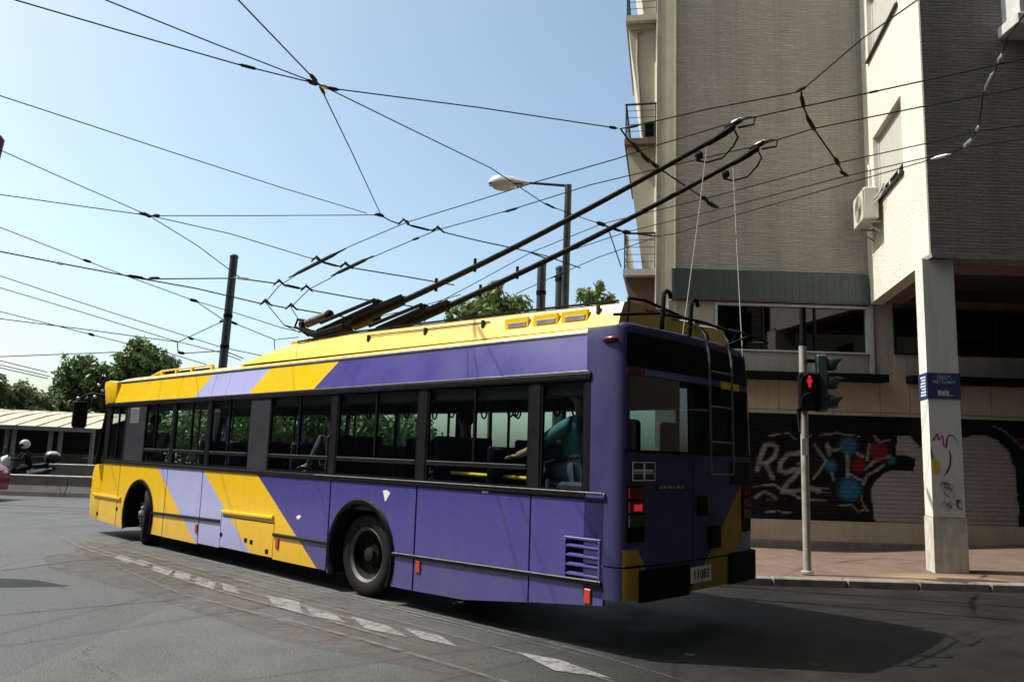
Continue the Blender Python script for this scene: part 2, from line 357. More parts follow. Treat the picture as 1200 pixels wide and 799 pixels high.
strip([(255, 706), (330, 724), (430, 750), (540, 782), (620, 806)], .05, M['scr'], .0225); strip([(120, 655), (200, 690), (260, 707), (420, 752)], .03, M['scr'], .0232)
strip([(60, 650), (130, 660), (250, 690), (400, 732), (560, 790)], 1.5, M['dust'], .0055); strip([(100, 634), (170, 660), (280, 692)], .9, M['dust'], .0062)
strip([(-20, 671), (40, 663), (110, 654.5), (190, 650)], .03, M['jnt'], .0065); strip([(-20, 722), (90, 712), (235, 700)], .02, M['jnt'], .0068); strip([(-20, 600), (60, 601), (135, 603)], .05, M['jnt'], .0068); strip([(-20, 594), (40, 596), (112, 600)], .04, M['jnt'], .0070)
strip([(850, 692), (980, 696), (1100, 699), (1230, 703)], .03, M['jnt'], .0065); strip([(800, 697), (950, 706), (1100, 708), (1230, 712)], .025, M['jnt'], .0068)

# pavement by the building: kerb stones and a paved sheet
WALL_Y, FRONT_Y = 15.6, 11.9
def kerb_y(x): return 10.93 + .004 * max(0, x - 4) ** 2 + (.05 * (3.2 - x) ** 2 if x < 3.2 else 0)
def pave_z(x, y):
    k = kerb_y(x); f = min(1, max(0, (y - k) / (WALL_Y - k))); g = min(1, max(0, (x - 4.2) / 6.0)); return .10 * (1 - f) + (-.2 + .43 * g) * f + .05 * math.sin(math.pi * f) * 1.0 if False else max(.014, .10 * (1 - f) + (-.2 + .43 * g) * f + .05 * math.sin(math.pi * f))
def paving():
    m = NT('red_paving'); v = m.pos(); x, y, z = m.xyz(v)
    br = m.n('ShaderNodeTexBrick'); br.inputs['Scale'].default_value = 1; br.offset = 0; br.inputs['Brick Width'].default_value = .25; br.inputs['Row Height'].default_value = .25; br.inputs['Mortar Size'].default_value = .008
    br.inputs['Color1'].default_value = (.130, .080, .064, 1); br.inputs['Color2'].default_value = (.100, .062, .050, 1); br.inputs['Mortar'].default_value = (.065, .048, .038, 1); m.l(v, br.inputs['Vector'])
    n = m.noise(v, 1.4, 6, .65, .5)
    sand = m.mix(m.rng(n, .42, .62), br.outputs[0], (.175, .125, .080))
    d = m.n('ShaderNodeVectorMath', operation='DISTANCE'); m.l(m.comb(x, m.math('MULTIPLY', y, 1.9), 0), d.inputs[0]); d.inputs[1].default_value = (6.0, 11.35 * 1.9, 0)
    f = m.rng(m.math('ADD', d.outputs['Value'], m.math('MULTIPLY', n, .9)), .95, 1.55, 1, 0)
    col = m.mix(f, m.mix(.35, br.outputs[0], sand), (.215, .155, .090))
    col = m.mix(m.math('MULTIPLY', m.rng(m.noise(v, 7, 6, .7), .55, .72), .5), col, (.07, .05, .04))
    m.l(col, m.b.inputs['Base Color']); m.b.inputs['Roughness'].default_value = .8; m.bump(m.math('ADD', br.outputs[1], m.noise(v, 40)), .25, .006)
    return m.mat
pv = MB(); PX = [-1.5, 0, 1, 2, 2.6] + [3 + .5 * i for i in range(24)] + [16, 20, 30]; PF = [0, .08, .17, .25, .35, .5, .65, .8, .9, 1.0, 1.06]
pv.add([(x, kerb_y(x) + .16 + f * (WALL_Y - kerb_y(x)), pave_z(x, kerb_y(x) + f * (WALL_Y - kerb_y(x)))) for f in PF for x in PX], [(j * len(PX) + i, j * len(PX) + i + 1, (j + 1) * len(PX) + i + 1, (j + 1) * len(PX) + i) for j in range(len(PF) - 1) for i in range(len(PX) - 1)])
pav = tag(pv.build('pavement', paving(), smooth=True, recalc=False), kind='structure')
M['kerb'] = mat('kerb_stone', (.17, .16, .14), .8, var=.3, vscale=5, bump=.3)
x = -1.4; k = 0
while x < 15:
    L = .95 + .1 * random.random(); a = Vector((x, kerb_y(x), 0)); b = Vector((x + L - .014, kerb_y(x + L - .014), 0)); d = b - a
    Mx = Matrix.Translation(a) @ Matrix.Rotation(math.atan2(d.y, d.x), 4, 'Z')
    o = MB().box((0, 0, -.2), (d.length, .165, .102 + .006 * random.random()), Mx, ch=.016).build('kerbstone', M['kerb'], pav); x += L

# ---------------------------------------------------------------- the trolleybus
BX, BY, YAW = .9984, 6.6660, 2.38744
bus = empty('trolleybus', (BX, BY, 0), YAW, 'purple, yellow and lavender trolleybus with two poles raised to the overhead wires', 'trolleybus')
W = 2.34
def B(s, t, z): return Vector((s, -t, z))
def side(poly, name, m, d0=0.0, d1=.03, ch=.004, parent=None, label=None, smooth=False):
    o = MB().prism(poly, lambda u, v, d: B(u, d, v), d0, d1, ch=ch).build(name, m, parent or bus, smooth)
    if label: o['label'] = label
    return o
def rect(s0, s1, z0, z1): return [(s0, z0), (s1, z0), (s1, z1), (s0, z1)]
SK = [(0, .42), (.24, .405), (1.06, .315), (1.9, .218), (2.9, .195), (9, .2), (10.3, .21), (11.37, .25), (12, .29)]
def skz(s): return float(np.interp(s, [a for a, b in SK], [b for a, b in SK]))
BELT = 1.262
def lower(s0, s1, z1=BELT, z0=None, arch=None):
    pts = [(s0, z0 if z0 is not None else skz(s0))]
    if arch:
        c, cz, r = arch; zb = skz(c); h = math.sqrt(r * r - (cz - zb) ** 2); a0 = math.atan2(zb - cz, -h)
        a0 = a0 if a0 > 0 else a0 + 2 * math.pi; a1 = math.atan2(zb - cz, h)
        for i in range(25):
            a = a0 + (a1 - a0) * i / 24; pts.append((c + r * math.cos(a), cz + r * math.sin(a)))
    else:
        pts += [(a, skz(a)) for a, b in SK if s0 < a < s1] if z0 is None else []
    pts.append((s1, z0 if z0 is not None else skz(s1)))
    return pts + [(s1, z1), (s0, z1)]
RA = (3.62, .46, .575); FA = (9.66, .45, .545); g = .006
for s0, s1, ar in ((10.56, 11.36, None), (8.70, 10.55, FA), (7.51, 8.69, None), (2.685, 4.245, RA), (1.075, 2.675, None)):
    side(lower(s0 + g, s1 - g, arch=ar), 'side_panel', M['side'])
side([(4.255 + g, .215), (5.44, .215), (5.44, .66), (6.85, .66), (6.85, .215), (7.50 - g, .215), (7.50 - g, BELT), (4.255 + g, BELT)], 'side_panel', M['side'])
side(rect(5.452, 6.838, .232, .648), 'battery_hatch', M['side'])
side([(11.37, skz(11.37)), (11.80, skz(11.8)), (11.84, .65), (11.82, 1.05), (11.74, 1.21), (11.37, 1.24)], 'front_corner_panel', M['yellow'], 0, .12, .03, smooth=True)
# rear-most panel with the louvred vent opening
vz0, vz1, vs0, vs1 = .575, .93, .285, .655
for po in ([(.245, .405), (1.063, .32), (1.063, vz0), (.245, vz0)], rect(.245, vs0, vz0, vz1), rect(vs1, 1.063, vz0, vz1), rect(.245, 1.063, vz1, BELT)): pass
mb = MB()
for po in ([(.245, .405), (1.063, .32), (1.063, vz0), (.245, vz0)], rect(.245, vs0, vz0, vz1), rect(vs1, 1.063, vz0, vz1), rect(.245, 1.063, vz1, BELT)): mb.prism(po, lambda u, v, d: B(u, d, v), 0, .03)
mb.build('side_panel', M['side'], bus)
vent = MB().box(B(vs0, .02, vz0), B(vs1, .06, vz1)).build('vent', M['under'], bus)
fr = MB()
for a, b in (((vs0 - .012, vz0 - .01), (vs1 + .012, vz0 + .012)), ((vs0 - .012, vz1 - .012), (vs1 + .012, vz1 + .01)), ((vs0 - .012, vz0 + .012), (vs0 + .012, vz1 - .012)), ((vs1 - .012, vz0 + .012), (vs1 + .012, vz1 - .012))): fr.box(B(a[0], -.008, a[1]), B(b[0], .028, b[1]), ch=.004)
fr.build('vent_frame', M['purple'], vent)
for i in range(4):
    zc = vz0 + .06 + i * .078
    MB().add([B(vs0 + .01, .05, zc + .03), B(vs1 - .01, .05, zc + .03), B(vs1 - .01, -.006, zc - .004), B(vs0 + .01, -.006, zc - .004), B(vs0 + .01, .052, zc + .022), B(vs1 - .01, .052, zc + .022), B(vs1 - .01, -.006, zc - .016), B(vs0 + .01, -.006, zc - .016)], [(0, 1, 2, 3), (7, 6, 5, 4), (3, 2, 6, 7), (0, 3, 7, 4), (1, 5, 6, 2), (0, 4, 5, 1)]).build('louvre', M['purple'], vent)
# rails
def rail(s0, s1, z0, z1, m, name='rub_rail', h=.042, d=.026, ends=True):
    prof = [(0, -h / 2), (-d * .7, -h / 2), (-d, -h / 4), (-d, h / 4), (-d * .7, h / 2), (0, h / 2)]
    mb = MB(); v = [B(s, t + .001, z + q) for s, z in ((s0, z0), (s1, z1)) for t, q in prof]; n = len(prof)
    mb.add(v, [(i, (i + 1) % n, n + (i + 1) % n, n + i) for i in range(n)] + [tuple(range(n))[::-1], tuple(range(n, 2 * n))]); return mb.build(name, m, bus)
rail(.26, 3.03, .583, .537, M['satin']); rail(4.21, 5.44, .533, .523, M['satin']); rail(6.88, 9.10, .578, .534, M['satin'])
MB().tube([B(.28, -.028, .598), B(3.0, -.028, .553)], .006, 5).build('rail_trim', M['alu'], bus)
rail(5.47, 6.82, .73, .712, M['yellow'], h=.05, d=.03); rail(10.40, 11.62, .676, .680, M['yellow'], h=.055, d=.03)
o = rail(.42, 11.40, 1.300, 1.262 + .018, M['satin'], 'belt_rail', .055, .022); rail(.23, .42, 1.303, 1.300, M['purple'], 'belt_rail', .05, .022)
MB().tube([B(.25, -.022, 1.326), B(4.6, -.022, 1.311)], .0065, 5).build('belt_trim', M['alu'], bus)
# wheel arch trims and wells
def arch(c, cz, r, w, name):
    mb = MB(); n = 28; zb = skz(c); a0 = math.pi - math.asin((zb - cz) / r); a1 = math.asin((zb - cz) / r); prof = [(-.035, .004), (-.01, -.022), (.03, -.026), (w * .7, -.012), (w, .002)]
    vs = []
    for i in range(n + 1):
        a = a0 + (a1 - a0) * i / n
        for dr, t in prof: vs.append(B(c + (r + dr) * math.cos(a), t, cz + (r + dr) * math.sin(a)))
    k = len(prof)
    mb.add(vs, [(i * k + j, i * k + j + 1, (i + 1) * k + j + 1, (i + 1) * k + j) for i in range(n) for j in range(k - 1)]); mb.build(name, M['black'], bus, True)
    wl_ = MB(); vs = []
    for i in range(n + 1):
        a = a0 + (a1 - a0) * i / n
        for t in (.0, .62): vs.append(B(c + (r - .03) * math.cos(a), t, cz + (r - .03) * math.sin(a)))
    wl_.add(vs, [(2 * i, 2 * i + 1, 2 * i + 3, 2 * i + 2) for i in range(n)]); wl_.build('wheel_well', M['under'], bus)
arch(*RA, .055, 'wheel_arch'); arch(*FA, .045, 'wheel_arch')
# wheels
def wheel(s, t, steer, dual):
    e = bpy.data.objects.new('wheel', None); COL.objects.link(e); e.parent = bus; e.location = B(s, t, .455); e.rotation_euler = (0, 0, steer)
    R0 = .455
    ty = MB().lathe([(.30, .0), (.315, -.012), (.36, -.022), (.415, -.02), (.44, -.004), (R0 - .004, .02), (R0, .05), (R0, .22), (.44, .26), (.40, .275), (.30, .27)], (0, 0, 0), (0, -1, 0), 48); 
    for k in range(3): ty.lathe([(R0 + .001, .075 + k * .055), (R0 - .012, .08 + k * .055), (R0 - .012, .09 + k * .055), (R0 + .001, .095 + k * .055)], (0, 0, 0), (0, -1, 0), 48)
    ty.build('tyre', M['rubber'], e, True)
    prof = [(.302, .0), (.296, .012), (.27, .02), (.262, .05), (.255, .14), (.20, .165), (.12, .15), (.115, .10), (.10, .085), (.0, .083)] if dual else [(.302, 0), (.29, .0), (.27, .03), (.255, .02), (.17, -.02), (.14, -.055), (.11, -.06), (.0, -.06)]
    MB().lathe(prof, (0, 0, 0), (0, -1, 0), 40).build('rim', M['rim'] if dual else M['rimsteel'], e, True)
    nb = MB()
    for k in range(10):
        a = 2 * math.pi * k / 10; r = .155 if dual else .19; h = .15 if dual else -.03
        nb.lathe([(.0, h - .03), (.014, h - .03), (.016, h + .03)], (r * math.cos(a), 0, r * math.sin(a)), (0, -1, 0), 6)
    nb.build('wheel_nuts', M['rim'], e)['kind'] = 'stuff'
    MB().lathe([(.0, .02), (.05, .022), (.075, .03), (.08, .09)] if dual else [(.0, -.09), (.06, -.088), (.08, -.06)], (0, 0, 0), (0, -1, 0), 20).build('hub_cap', M['rim'] if dual else M['rimsteel'], e, True)
    if dual: MB().lathe([(.306, -.004), (.300, -.008), (.285, .004), (.268, .018)], (0, 0, 0), (0, -1, 0), 40).build('rim_edge', M['rimsteel'], e, True)
    return e
wheel(3.62, .10, 0, True); wheel(9.64, .10, R_(-21), False)
for s, st in ((3.62, 0), (9.64, R_(-21))):
    e = wheel(s, W - .1, st + math.pi, s < 5)
ub = MB().box(B(1.3, .66, .26), B(11.5, W - .66, .6)).box(B(.2, .2, .47), B(1.298, W - .2, .62))
for a, b in ((.4, 2.95), (4.3, 9.0), (10.3, 11.4)):
    ub.box(B(a, .05, .30 if a > 1 else .45), B(b, .655, .6)); ub.box(B(a, W - .655, .30 if a > 1 else .45), B(b, W - .05, .6))
ub.box(B(.06, .66, .601), B(11.6, W - .66, .63)); ub.box(B(3.3, .3, .4), B(3.9, W - .3, .52)); ub.box(B(9.5, .3, .38), B(9.8, W - .3, .5))
ub.build('underbody', M['under'], bus)
# window band: black frame and glass
ZB0, ZB1 = 1.318, 2.305
def post(s0, s1, m=None, z0=ZB0, z1=ZB1, t0=.0, name='pillar'): return MB().box(B(s0, t0, z0), B(s1, t0 + .05, z1), ch=.004).build(name, m or M['satin'], bus)
for a, b in ((.395, .47), (.985, 1.12), (2.575, 2.715), (4.205, 4.33), (7.41, 7.51), (8.60, 8.69), (10.50, 10.56), (11.22, 11.40)): post(a, b)
post(5.75, 6.26, M['dark'], t0=.002); post(9.71, 10.49, M['dark'], t0=.002)
pl = MB().box(B(10.33, -.001, 1.96), B(9.98, .001, 2.22)).build('notice', M['notice'], bus)
for i in range(7): MB().box(B(10.31, -.003, 1.985 + i * .032), B(10.0, -.001, 1.993 + i * .032)).build('print_line', M['dark'], pl)
rail(.40, 11.40, 2.338, 2.30 - .012, M['satin'], 'gutter', .068, .02)
MB().tube([B(.42, -.014, 2.378), B(11.1, -.012, 2.318)], .008, 5).build('gutter_trim', M['alu'], bus)
def window(s0, s1, split=None, sill=True):
    w = MB()
    for a, b in (((s0, ZB0), (s0 + .022, ZB1)), ((s1 - .022, ZB0), (s1, ZB1)), ((s0 + .022, ZB1 - .03), (s1 - .022, ZB1)), ((s0 + .022, ZB0), (s1 - .022, ZB0 + .025))): w.box(B(a[0], .008, a[1]), B(b[0], .04, b[1]))
    wo = w.build('window', M['black'], bus)
    zs = [(ZB0 + .025, ZB1 - .03)]
    if sill:
        MB().box(B(s0 + .022, .003, 1.492), B(s1 - .022, .04, 1.532), ch=.004).build('window_bar', M['satin'], wo)
        MB().tube([B(s0 + .03, .003, 1.536), B(s1 - .03, .003, 1.536)], .004, 4).build('bar_trim', M['alu'], wo)
        zs = [(ZB0 + .025, 1.492), (1.532, ZB1 - .03)]
    for i, (z0, z1) in enumerate(zs):
        if split and i == len(zs) - 1:
            MB().box(B(split - .014, .006, z0), B(split + .014, .036, z1)).build('mullion', M['black'], wo)
            ss = [(s0 + .022, split - .014), (split + .014, s1 - .022)]
        else: ss = [(s0 + .022, s1 - .022)]
        for a, b in ss: MB().box(B(a, .022, z0), B(b, .026, z1)).build('pane', M['bglass'], wo)
    return wo
window(.472, .983, None, False); window(1.122, 2.573, 1.86); window(2.717, 4.203, 3.46); window(4.332, 5.748, 5.04); window(6.262, 7.408, 6.86); window(7.512, 8.598, 8.02); window(8.692, 9.708, 9.30); window(10.562, 11.218, 10.86, False)
# cove, roof edge, roof
co = []
for a, b in ((.455, 7.02), (7.03, 7.46), (7.47, 8.59), (8.60, 11.09)):
    zt = lambda s: 2.735 - .0045 * s; zb = lambda s: 2.382 - .0055 * s
    v = [B(a, .002, zb(a)), B(b, .002, zb(b)), B(b, .085, zt(b)), B(a, .085, zt(a)), B(a, .06, zb(a)), B(b, .06, zb(b)), B(b, .13, zt(b)), B(a, .13, zt(a))]
    MB().add(v, [(0, 1, 2, 3), (7, 6, 5, 4), (0, 3, 7, 4), (1, 5, 6, 2), (3, 2, 6, 7), (0, 4, 5, 1)]).build('cove_panel', M['cove'], bus)
MB().tube([B(.46, .078, 2.742), B(11.1, .078, 2.698)], .013, 6).build('roof_gutter', M['alu'], bus)
def roofz(t, s):
    q = min(1, max(0, (min(t, W - t) - .08) / .24)); return 2.742 - .0045 * s + .10 * math.sin(q * math.pi / 2)
mb = MB(); SS = [.30, .46, 2, 4, 6, 8, 10, 11.1, 11.5, 11.72]; TT = [.08, .10, .14, .2, .3, .7, 1.17, 1.64, 2.04, 2.14, 2.21, 2.26, 2.29]
mb.add([B(s, t, roofz(t, s) - (0 if s < 11.2 else (s - 11.2) * .08)) for s in SS for t in TT], [(i * 13 + j, i * 13 + j + 1, (i + 1) * 13 + j + 1, (i + 1) * 13 + j) for i in range(len(SS) - 1) for j in range(12)])
mb.build('roof', M['roof'], bus, True)
# destination box corner at the front, windscreen, front
side([(11.10, 2.345), (11.42, 2.28), (11.56, 2.30), (11.70, 2.62), (11.68, 2.72), (11.50, 2.74), (11.11, 2.70)], 'destination_box', M['yellow'], .01, W - .01, .03, smooth=True)
MB().add([B(11.78, .06, 1.22), B(11.78, W - .06, 1.22), B(11.52, W - .08, 2.30), B(11.52, .08, 2.30)], [(0, 1, 2, 3)]).build('windscreen', M['bglass'], bus)
mb = MB(); mb.bar(B(11.78, .05, 1.20), B(11.50, .07, 2.30), .09, .07, .01); mb.bar(B(11.78, W - .05, 1.20), B(11.50, W - .07, 2.30), .09, .07, .01); mb.bar(B(11.77, .1, 1.22), B(11.77, W - .1, 1.22), .06, .06); mb.build('windscreen_frame', M['black'], bus)
side([(11.70, .3), (11.86, .32), (11.88, .7), (11.80, 1.2), (11.70, 1.2)], 'front_panel', M['yellow'], .1, W - .1, .03, smooth=True)
MB().box(B(11.795, -.012, .80), B(11.84, .04, .95), ch=.008).build('direction_lamp', M['red'], bus)
mb = MB(); mb.tube([B(11.62, .05, 2.46), B(11.78, -.16, 2.50), B(11.9, -.30, 2.42)], .018, 6); mb.tube([B(11.64, .08, 2.68), B(11.80, -.06, 2.76), B(11.84, -.10, 2.60)], .014, 6); mir = mb.build('mirror_arm', M['black'], bus, True)
MB().box(B(11.80, -.42, 1.86), B(11.93, -.18, 2.36), ch=.035).build('mirror', M['black'], bus)
for p in ((11.74, .0, 2.56), (11.78, -.06, 2.66), (11.80, -.10, 2.44), (11.88, -.22, 2.42), (11.92, -.34, 2.40)): MB().sphere(B(*p), .030, 8, 6).build('marker_lamp', M['alu'], bus, True)
# roof pod with slanted nose
PT = .20
pod = [(.27, 2.79), (.24, 3.04), (1.5, 3.065), (4.4, 3.09), (5.7, 3.05), (6.35, 2.98), (7.05, 2.80)]
mb = MB(); ring = []
for s, z in pod:
    zb = 2.80; ring.append([B(s, PT - .03, min(zb, z)), B(s, PT + .01, min(zb + .12, z - .0) if z > 2.85 else z), B(s, PT + .06, max(z - .02, zb)), B(s, PT + .16, z), B(s, W - PT - .16, z), B(s, W - PT - .06, max(z - .02, zb)), B(s, W - PT, min(zb + .12, z)), B(s, W - PT + .03, min(zb, z))])
n = 8; mb.add([p for r in ring[1:] for p in r], [(i * n + j, i * n + j + 1, (i + 1) * n + j + 1, (i + 1) * n + j) for i in range(len(ring) - 2) for j in range(n - 1)] + [tuple(range(n))])
podo = mb.build('roof_pod', M['roof'], bus)
MB().tube([B(.3, PT + .052, 3.036), B(1.5, PT + .052, 3.06), B(4.4, PT + .052, 3.084), B(5.6, PT + .052, 3.052)], .012, 5).build('pod_edge', M['black'], bus)
MB().bar(B(1.9, PT + .022, 2.985), B(4.0, PT + .022, 3.005), .006, .012).build('pod_seam', M['dark'], podo)
for s in (.48, 1.98, 2.9, 3.95): MB().box(B(s, PT + .0, 2.93), B(s + .035, PT + .03, 3.01), ch=.004).build('hinge', M['dark'], podo)
for s in (.62, .98, 1.36):
    v_ = MB().box(B(s - .02, PT - .006, 2.865), B(s + .30, PT + .02, 2.985), ch=.004).build('pod_vent', M['yellow'], podo); 
    MB().box(B(s + .01, PT - .012, 2.885), B(s + .25, PT + .01, 2.935), ch=.003).build('pod_grille', M['steel'], bus)
fo = MB()
for a, b in ((8.25, 8.75), (8.82, 9.32), (9.39, 9.85)): fo.box(B(a, .33, 2.80), B(b, 1.0, 2.845), ch=.01)
fo.build('roof_hatch_dark', M['black'], bus).name = 'roof_vent'
fr = MB(); fr.bar(B(8.1, .30, 2.875), B(9.95, .30, 2.865), .05, .022, .006)
for s in (8.1, 8.785, 9.355, 9.92): fr.bar(B(s, .30, 2.80), B(s, .30, 2.87), .05)
fr.bar(B(9.93, .30, 2.865), B(10.25, .28, 2.79), .05, .022); fr.build('roof_rail', M['roof'], bus)
# body ends: rear corner and rear face
def rs(t):                                       # plan outline of the rear
    d = min(t, W - t); c = .10; bow = .055 * (1 - ((t - W / 2) / (W / 2)) ** 2)
    q = max(0, 1 - d / c); return -bow + .14 * (1 - math.sqrt(max(0, 1 - q * q))) + .045
RT = [0, .004, .012, .025, .045, .07, .10, .2, .4, .6, .8, 1.0, W / 2]; RT = RT + [W - t for t in RT[-2::-1]]
def taper(t, z):                                 # the right side leans in towards the roof
    k = max(0, (z - 1.6) / 1.2); return t - max(0, (t - W / 2) / (W / 2)) * .13 * k * k
def top_drop(t, z, z1=2.79): return z
def rear_patch(t0, t1, z0, z1, off, name, m, parent=None, nz=2, smooth=True, thick=.006, n=None):
    ts = [t for t in RT if t0 < t < t1]; ts = [t0] + ts + [t1]; zs = [z0 + (z1 - z0) * i / nz for i in range(nz + 1)]
    v = []
    for o_ in (off, off - thick):
        for z in zs:
            for t in ts: v.append(B(rs(t) - o_, taper(t, z), z))
    k = len(ts); f = [(i * k + j, i * k + j + 1, (i + 1) * k + j + 1, (i + 1) * k + j) for i in range(nz) for j in range(k - 1)]; q = k * (nz + 1)
    f += [tuple(q + a for a in reversed(x)) for x in f]; lp = list(range(k)) + [i * k + k - 1 for i in range(1, nz + 1)] + [nz * k + j for j in range(k - 2, -1, -1)] + [i * k for i in range(nz - 1, 0, -1)]
    f += [(lp[i], lp[i] + q, lp[(i + 1) % len(lp)] + q, lp[(i + 1) % len(lp)]) for i in range(len(lp))]
    return MB().add(v, f).build(name, m, parent or bus, smooth)
mb = MB()
def crown(t): return 2.805 - .05 * (abs(t - .75) / 1.5) ** 2 - (.03 * (1 - t / .06) ** 2 if t < .06 else 0) - (.09 * ((t - (W - .3)) / .3) ** 2 if t > W - .3 else 0)
ring = []
def shell(z0, z1, name, nz):
    mb = MB(); path = [(.452, 0), (.3, 0)] + [(rs(t), t) for t in RT if t <= W] + [(.3, W), (.452, W)]
    zs = [z0 + (z1 - z0) * i / nz for i in range(nz + 1)]; k = len(path)
    v = [B(s, taper(t, z), z) for z in zs for s, t in path]; f = [(i * k + j, i * k + j + 1, (i + 1) * k + j + 1, (i + 1) * k + j) for i in range(nz) for j in range(k - 1)]
    if z1 > 2:                                   # roof cap with a soft crown
        for h, ins in ((.028, .006), (.05, .03), (.06, .08)):
            v += [B(s + (ins if 0 < i < k - 1 else 0) * (1 if s < .3 else 0), taper(min(max(t, ins), W - ins), 2.74), min(z1 + h, crown(t))) for i, (s, t) in enumerate(path)]
        f += [((nz + q) * k + j, (nz + q) * k + j + 1, (nz + q + 1) * k + j + 1, (nz + q + 1) * k + j) for q in range(3) for j in range(k - 1)]; f.append(tuple((nz + 3) * k + j for j in range(k)))
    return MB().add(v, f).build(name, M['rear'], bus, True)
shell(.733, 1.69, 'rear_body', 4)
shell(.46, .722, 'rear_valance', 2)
# around the rear window: corner posts and header stay body colour
def shell_part(t0, t1, z0, z1, name, side_=None):
    mb = MB(); ts = [t0] + [t for t in RT if t0 < t < t1] + [t1]; path = [(rs(t), t) for t in ts]
    if side_ == 'l': path = [(.452, 0), (.3, 0)] + path
    if side_ == 'r': path = path + [(.3, W), (.452, W)]
    k = len(path); zs = [z0, (z0 + z1) / 2, z1]; v = [B(s, taper(t, z), z) for z in zs for s, t in path]
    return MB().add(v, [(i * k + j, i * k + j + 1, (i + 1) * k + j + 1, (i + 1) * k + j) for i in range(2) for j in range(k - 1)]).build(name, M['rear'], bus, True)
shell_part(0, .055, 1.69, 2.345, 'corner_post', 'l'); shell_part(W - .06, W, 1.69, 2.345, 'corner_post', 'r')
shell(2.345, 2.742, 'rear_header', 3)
rear_patch(.045, W - .05, 2.41, 2.70, .005, 'rear_destination_glass', M['black']); rear_patch(.04, W - .045, 1.675, 1.70, .006, 'window_seal', M['black'])
rear_patch(.055, W - .06, 1.70, 2.335, .002, 'rear_window', M['rglass'], thick=.004)
rear_patch(.05, .25, 2.345, 2.40, .008, 'reflector', M['red']); rear_patch(1.58, 2.02, 2.335, 2.405, .008, 'reflector', M['yellow']); rear_patch(.26, 1.575, 2.345, 2.40, .008, 'trim_strip', M['purple'])
rear_patch(.05, .30, .73, .742, .006, 'seam', M['black']); rear_patch(.30, W - .02, .722, .734, .004, 'seam', M['black'])
rear_patch(1.02, 1.03, .76, 1.62, .002, 'seam', M['black'], thick=.004)
for t0, z, m in ((.065, 1.29, 'red'), (.065, 1.175, 'red'), (.065, 1.06, 'dark'), (W - .31, 1.29, 'red'), (W - .31, 1.175, 'red'), (W - .31, 1.06, 'dark')):
    lt = rear_patch(t0, t0 + .2, z, z + .095, .022, 'tail_lamp', M[m], thick=.02)
rear_patch(.11, .215, 1.19, 1.245, .026, 'lit_lens', M['redlit'], thick=.005)
for t0 in (.055, W - .32): rear_patch(t0, t0 + .22, .93, 1.40, .006, 'lamp_housing', M['black'])
rear_patch(.21, .93, .44, .70, .025, 'bumper_block', M['black'], thick=.035); rear_patch(1.70, W - .02, .46, .74, .05, 'bumper_block', M['black'], thick=.06)
lp = rear_patch(.95, 1.32, .53, .67, .02, 'licence_plate', M['plate'])
Mrear = lambda t, z, off: Matrix.Translation(B(rs(t) - off, t, z)) @ Matrix(((0, 0, -1, 0), (-1, 0, 0, 0), (0, 1, 0, 0), (0, 0, 0, 1)))
text_mesh('plate_number', '11083', .115, M['ink'], lp, Mrear(1.135, .60, .024))
rear_patch(1.10, 1.24, 1.12, 1.30, .03, 'camera_box', M['black'], thick=.03).name = 'junction_box'; rear_patch(1.30, 1.46, .82, 1.02, .05, 'tow_cover', M['black'], thick=.05)
rear_patch(1.75, W - .04, 1.40, 1.62, .006, 'engine_grille', M['black'], thick=.004)
sg = rear_patch(.10, .41, 1.44, 1.60, .010, 'rear_badge', M['ink'])
for a in ((.10, .41, 1.592, 1.60), (.10, .41, 1.44, 1.448), (.10, .106, 1.448, 1.592), (.404, .41, 1.448, 1.592), (.245, .268, 1.452, 1.588), (.115, .40, 1.50, 1.506)): rear_patch(*a, .013, 'badge_line', M['white'], sg, thick=.003)
for i in range(11):
    a = .12 + i * .0245; rear_patch(a, a + .017, 1.515, 1.537, .0125, 'badge_letter', M['white'], sg, thick=.003)
wb = rear_patch(.44, .92, 1.355, 1.415, .009, 'fleet_number_plate', M['ink'])
for i, w_ in enumerate((.05, .04, .05, .04, .05, .04)): rear_patch(.47 + i * .068, .47 + i * .068 + w_, 1.372, 1.376 + .022, .012, 'badge_letter', M['steel'], wb, thick=.003)
# ladder, roof guard, rope hooks
ld = MB(); LS = -.13
for t in (1.12, 1.55): ld.tube([B(.25, t - .04, 2.98), B(.02, t - .03, 2.93), B(LS + .03, t - .02, 2.80), B(LS, t, 2.6), B(LS, t + .03, 1.50)], .0125, 6)
M['ldm'] = mat('ladder_steel', (.13, .13, .13), .5, .3, var=.3)
ldo = ld.build('ladder', M['ldm'], bus, True)
for z in (1.50, 1.80, 2.13, 2.46): MB().tube([B(LS, 1.15, z), B(LS, 1.58, z)], .010, 6).build('rung', M['ldm'], ldo, True)
gd = MB(); gz = 2.90
gd.tube([B(.20, .24, 2.80), B(.20, .26, gz + .02), B(.22, .30, 3.06), B(.22, .55, 3.08), B(.22, 1.45, 3.0), B(.2, 1.66, 2.9), B(.2, 1.72, 2.78)], .016, 6)
gd.tube([B(.24, .10, 2.88), B(.02, .5, 2.93), B(0, 1.2, 2.95), B(.0, 1.9, 2.93), B(.2, 2.2, 2.88)], .014, 6)
gd.tube([B(.5, .62, 3.06), B(0, .62, 2.94)], .012, 6); gd.tube([B(.5, 1.3, 3.06), B(0, 1.3, 2.95)], .012, 6)
gd.tube([B(.0, 1.75, 2.95), B(-.16, 1.75, 2.90), B(-.18, 2.25, 2.86), B(.0, 2.28, 2.88)], .012, 6); gd.tube([B(-.16, 1.85, 2.88), B(.1, 1.85, 2.8)], .012, 6)
gd.build('roof_guard', M['pole'], bus, True)
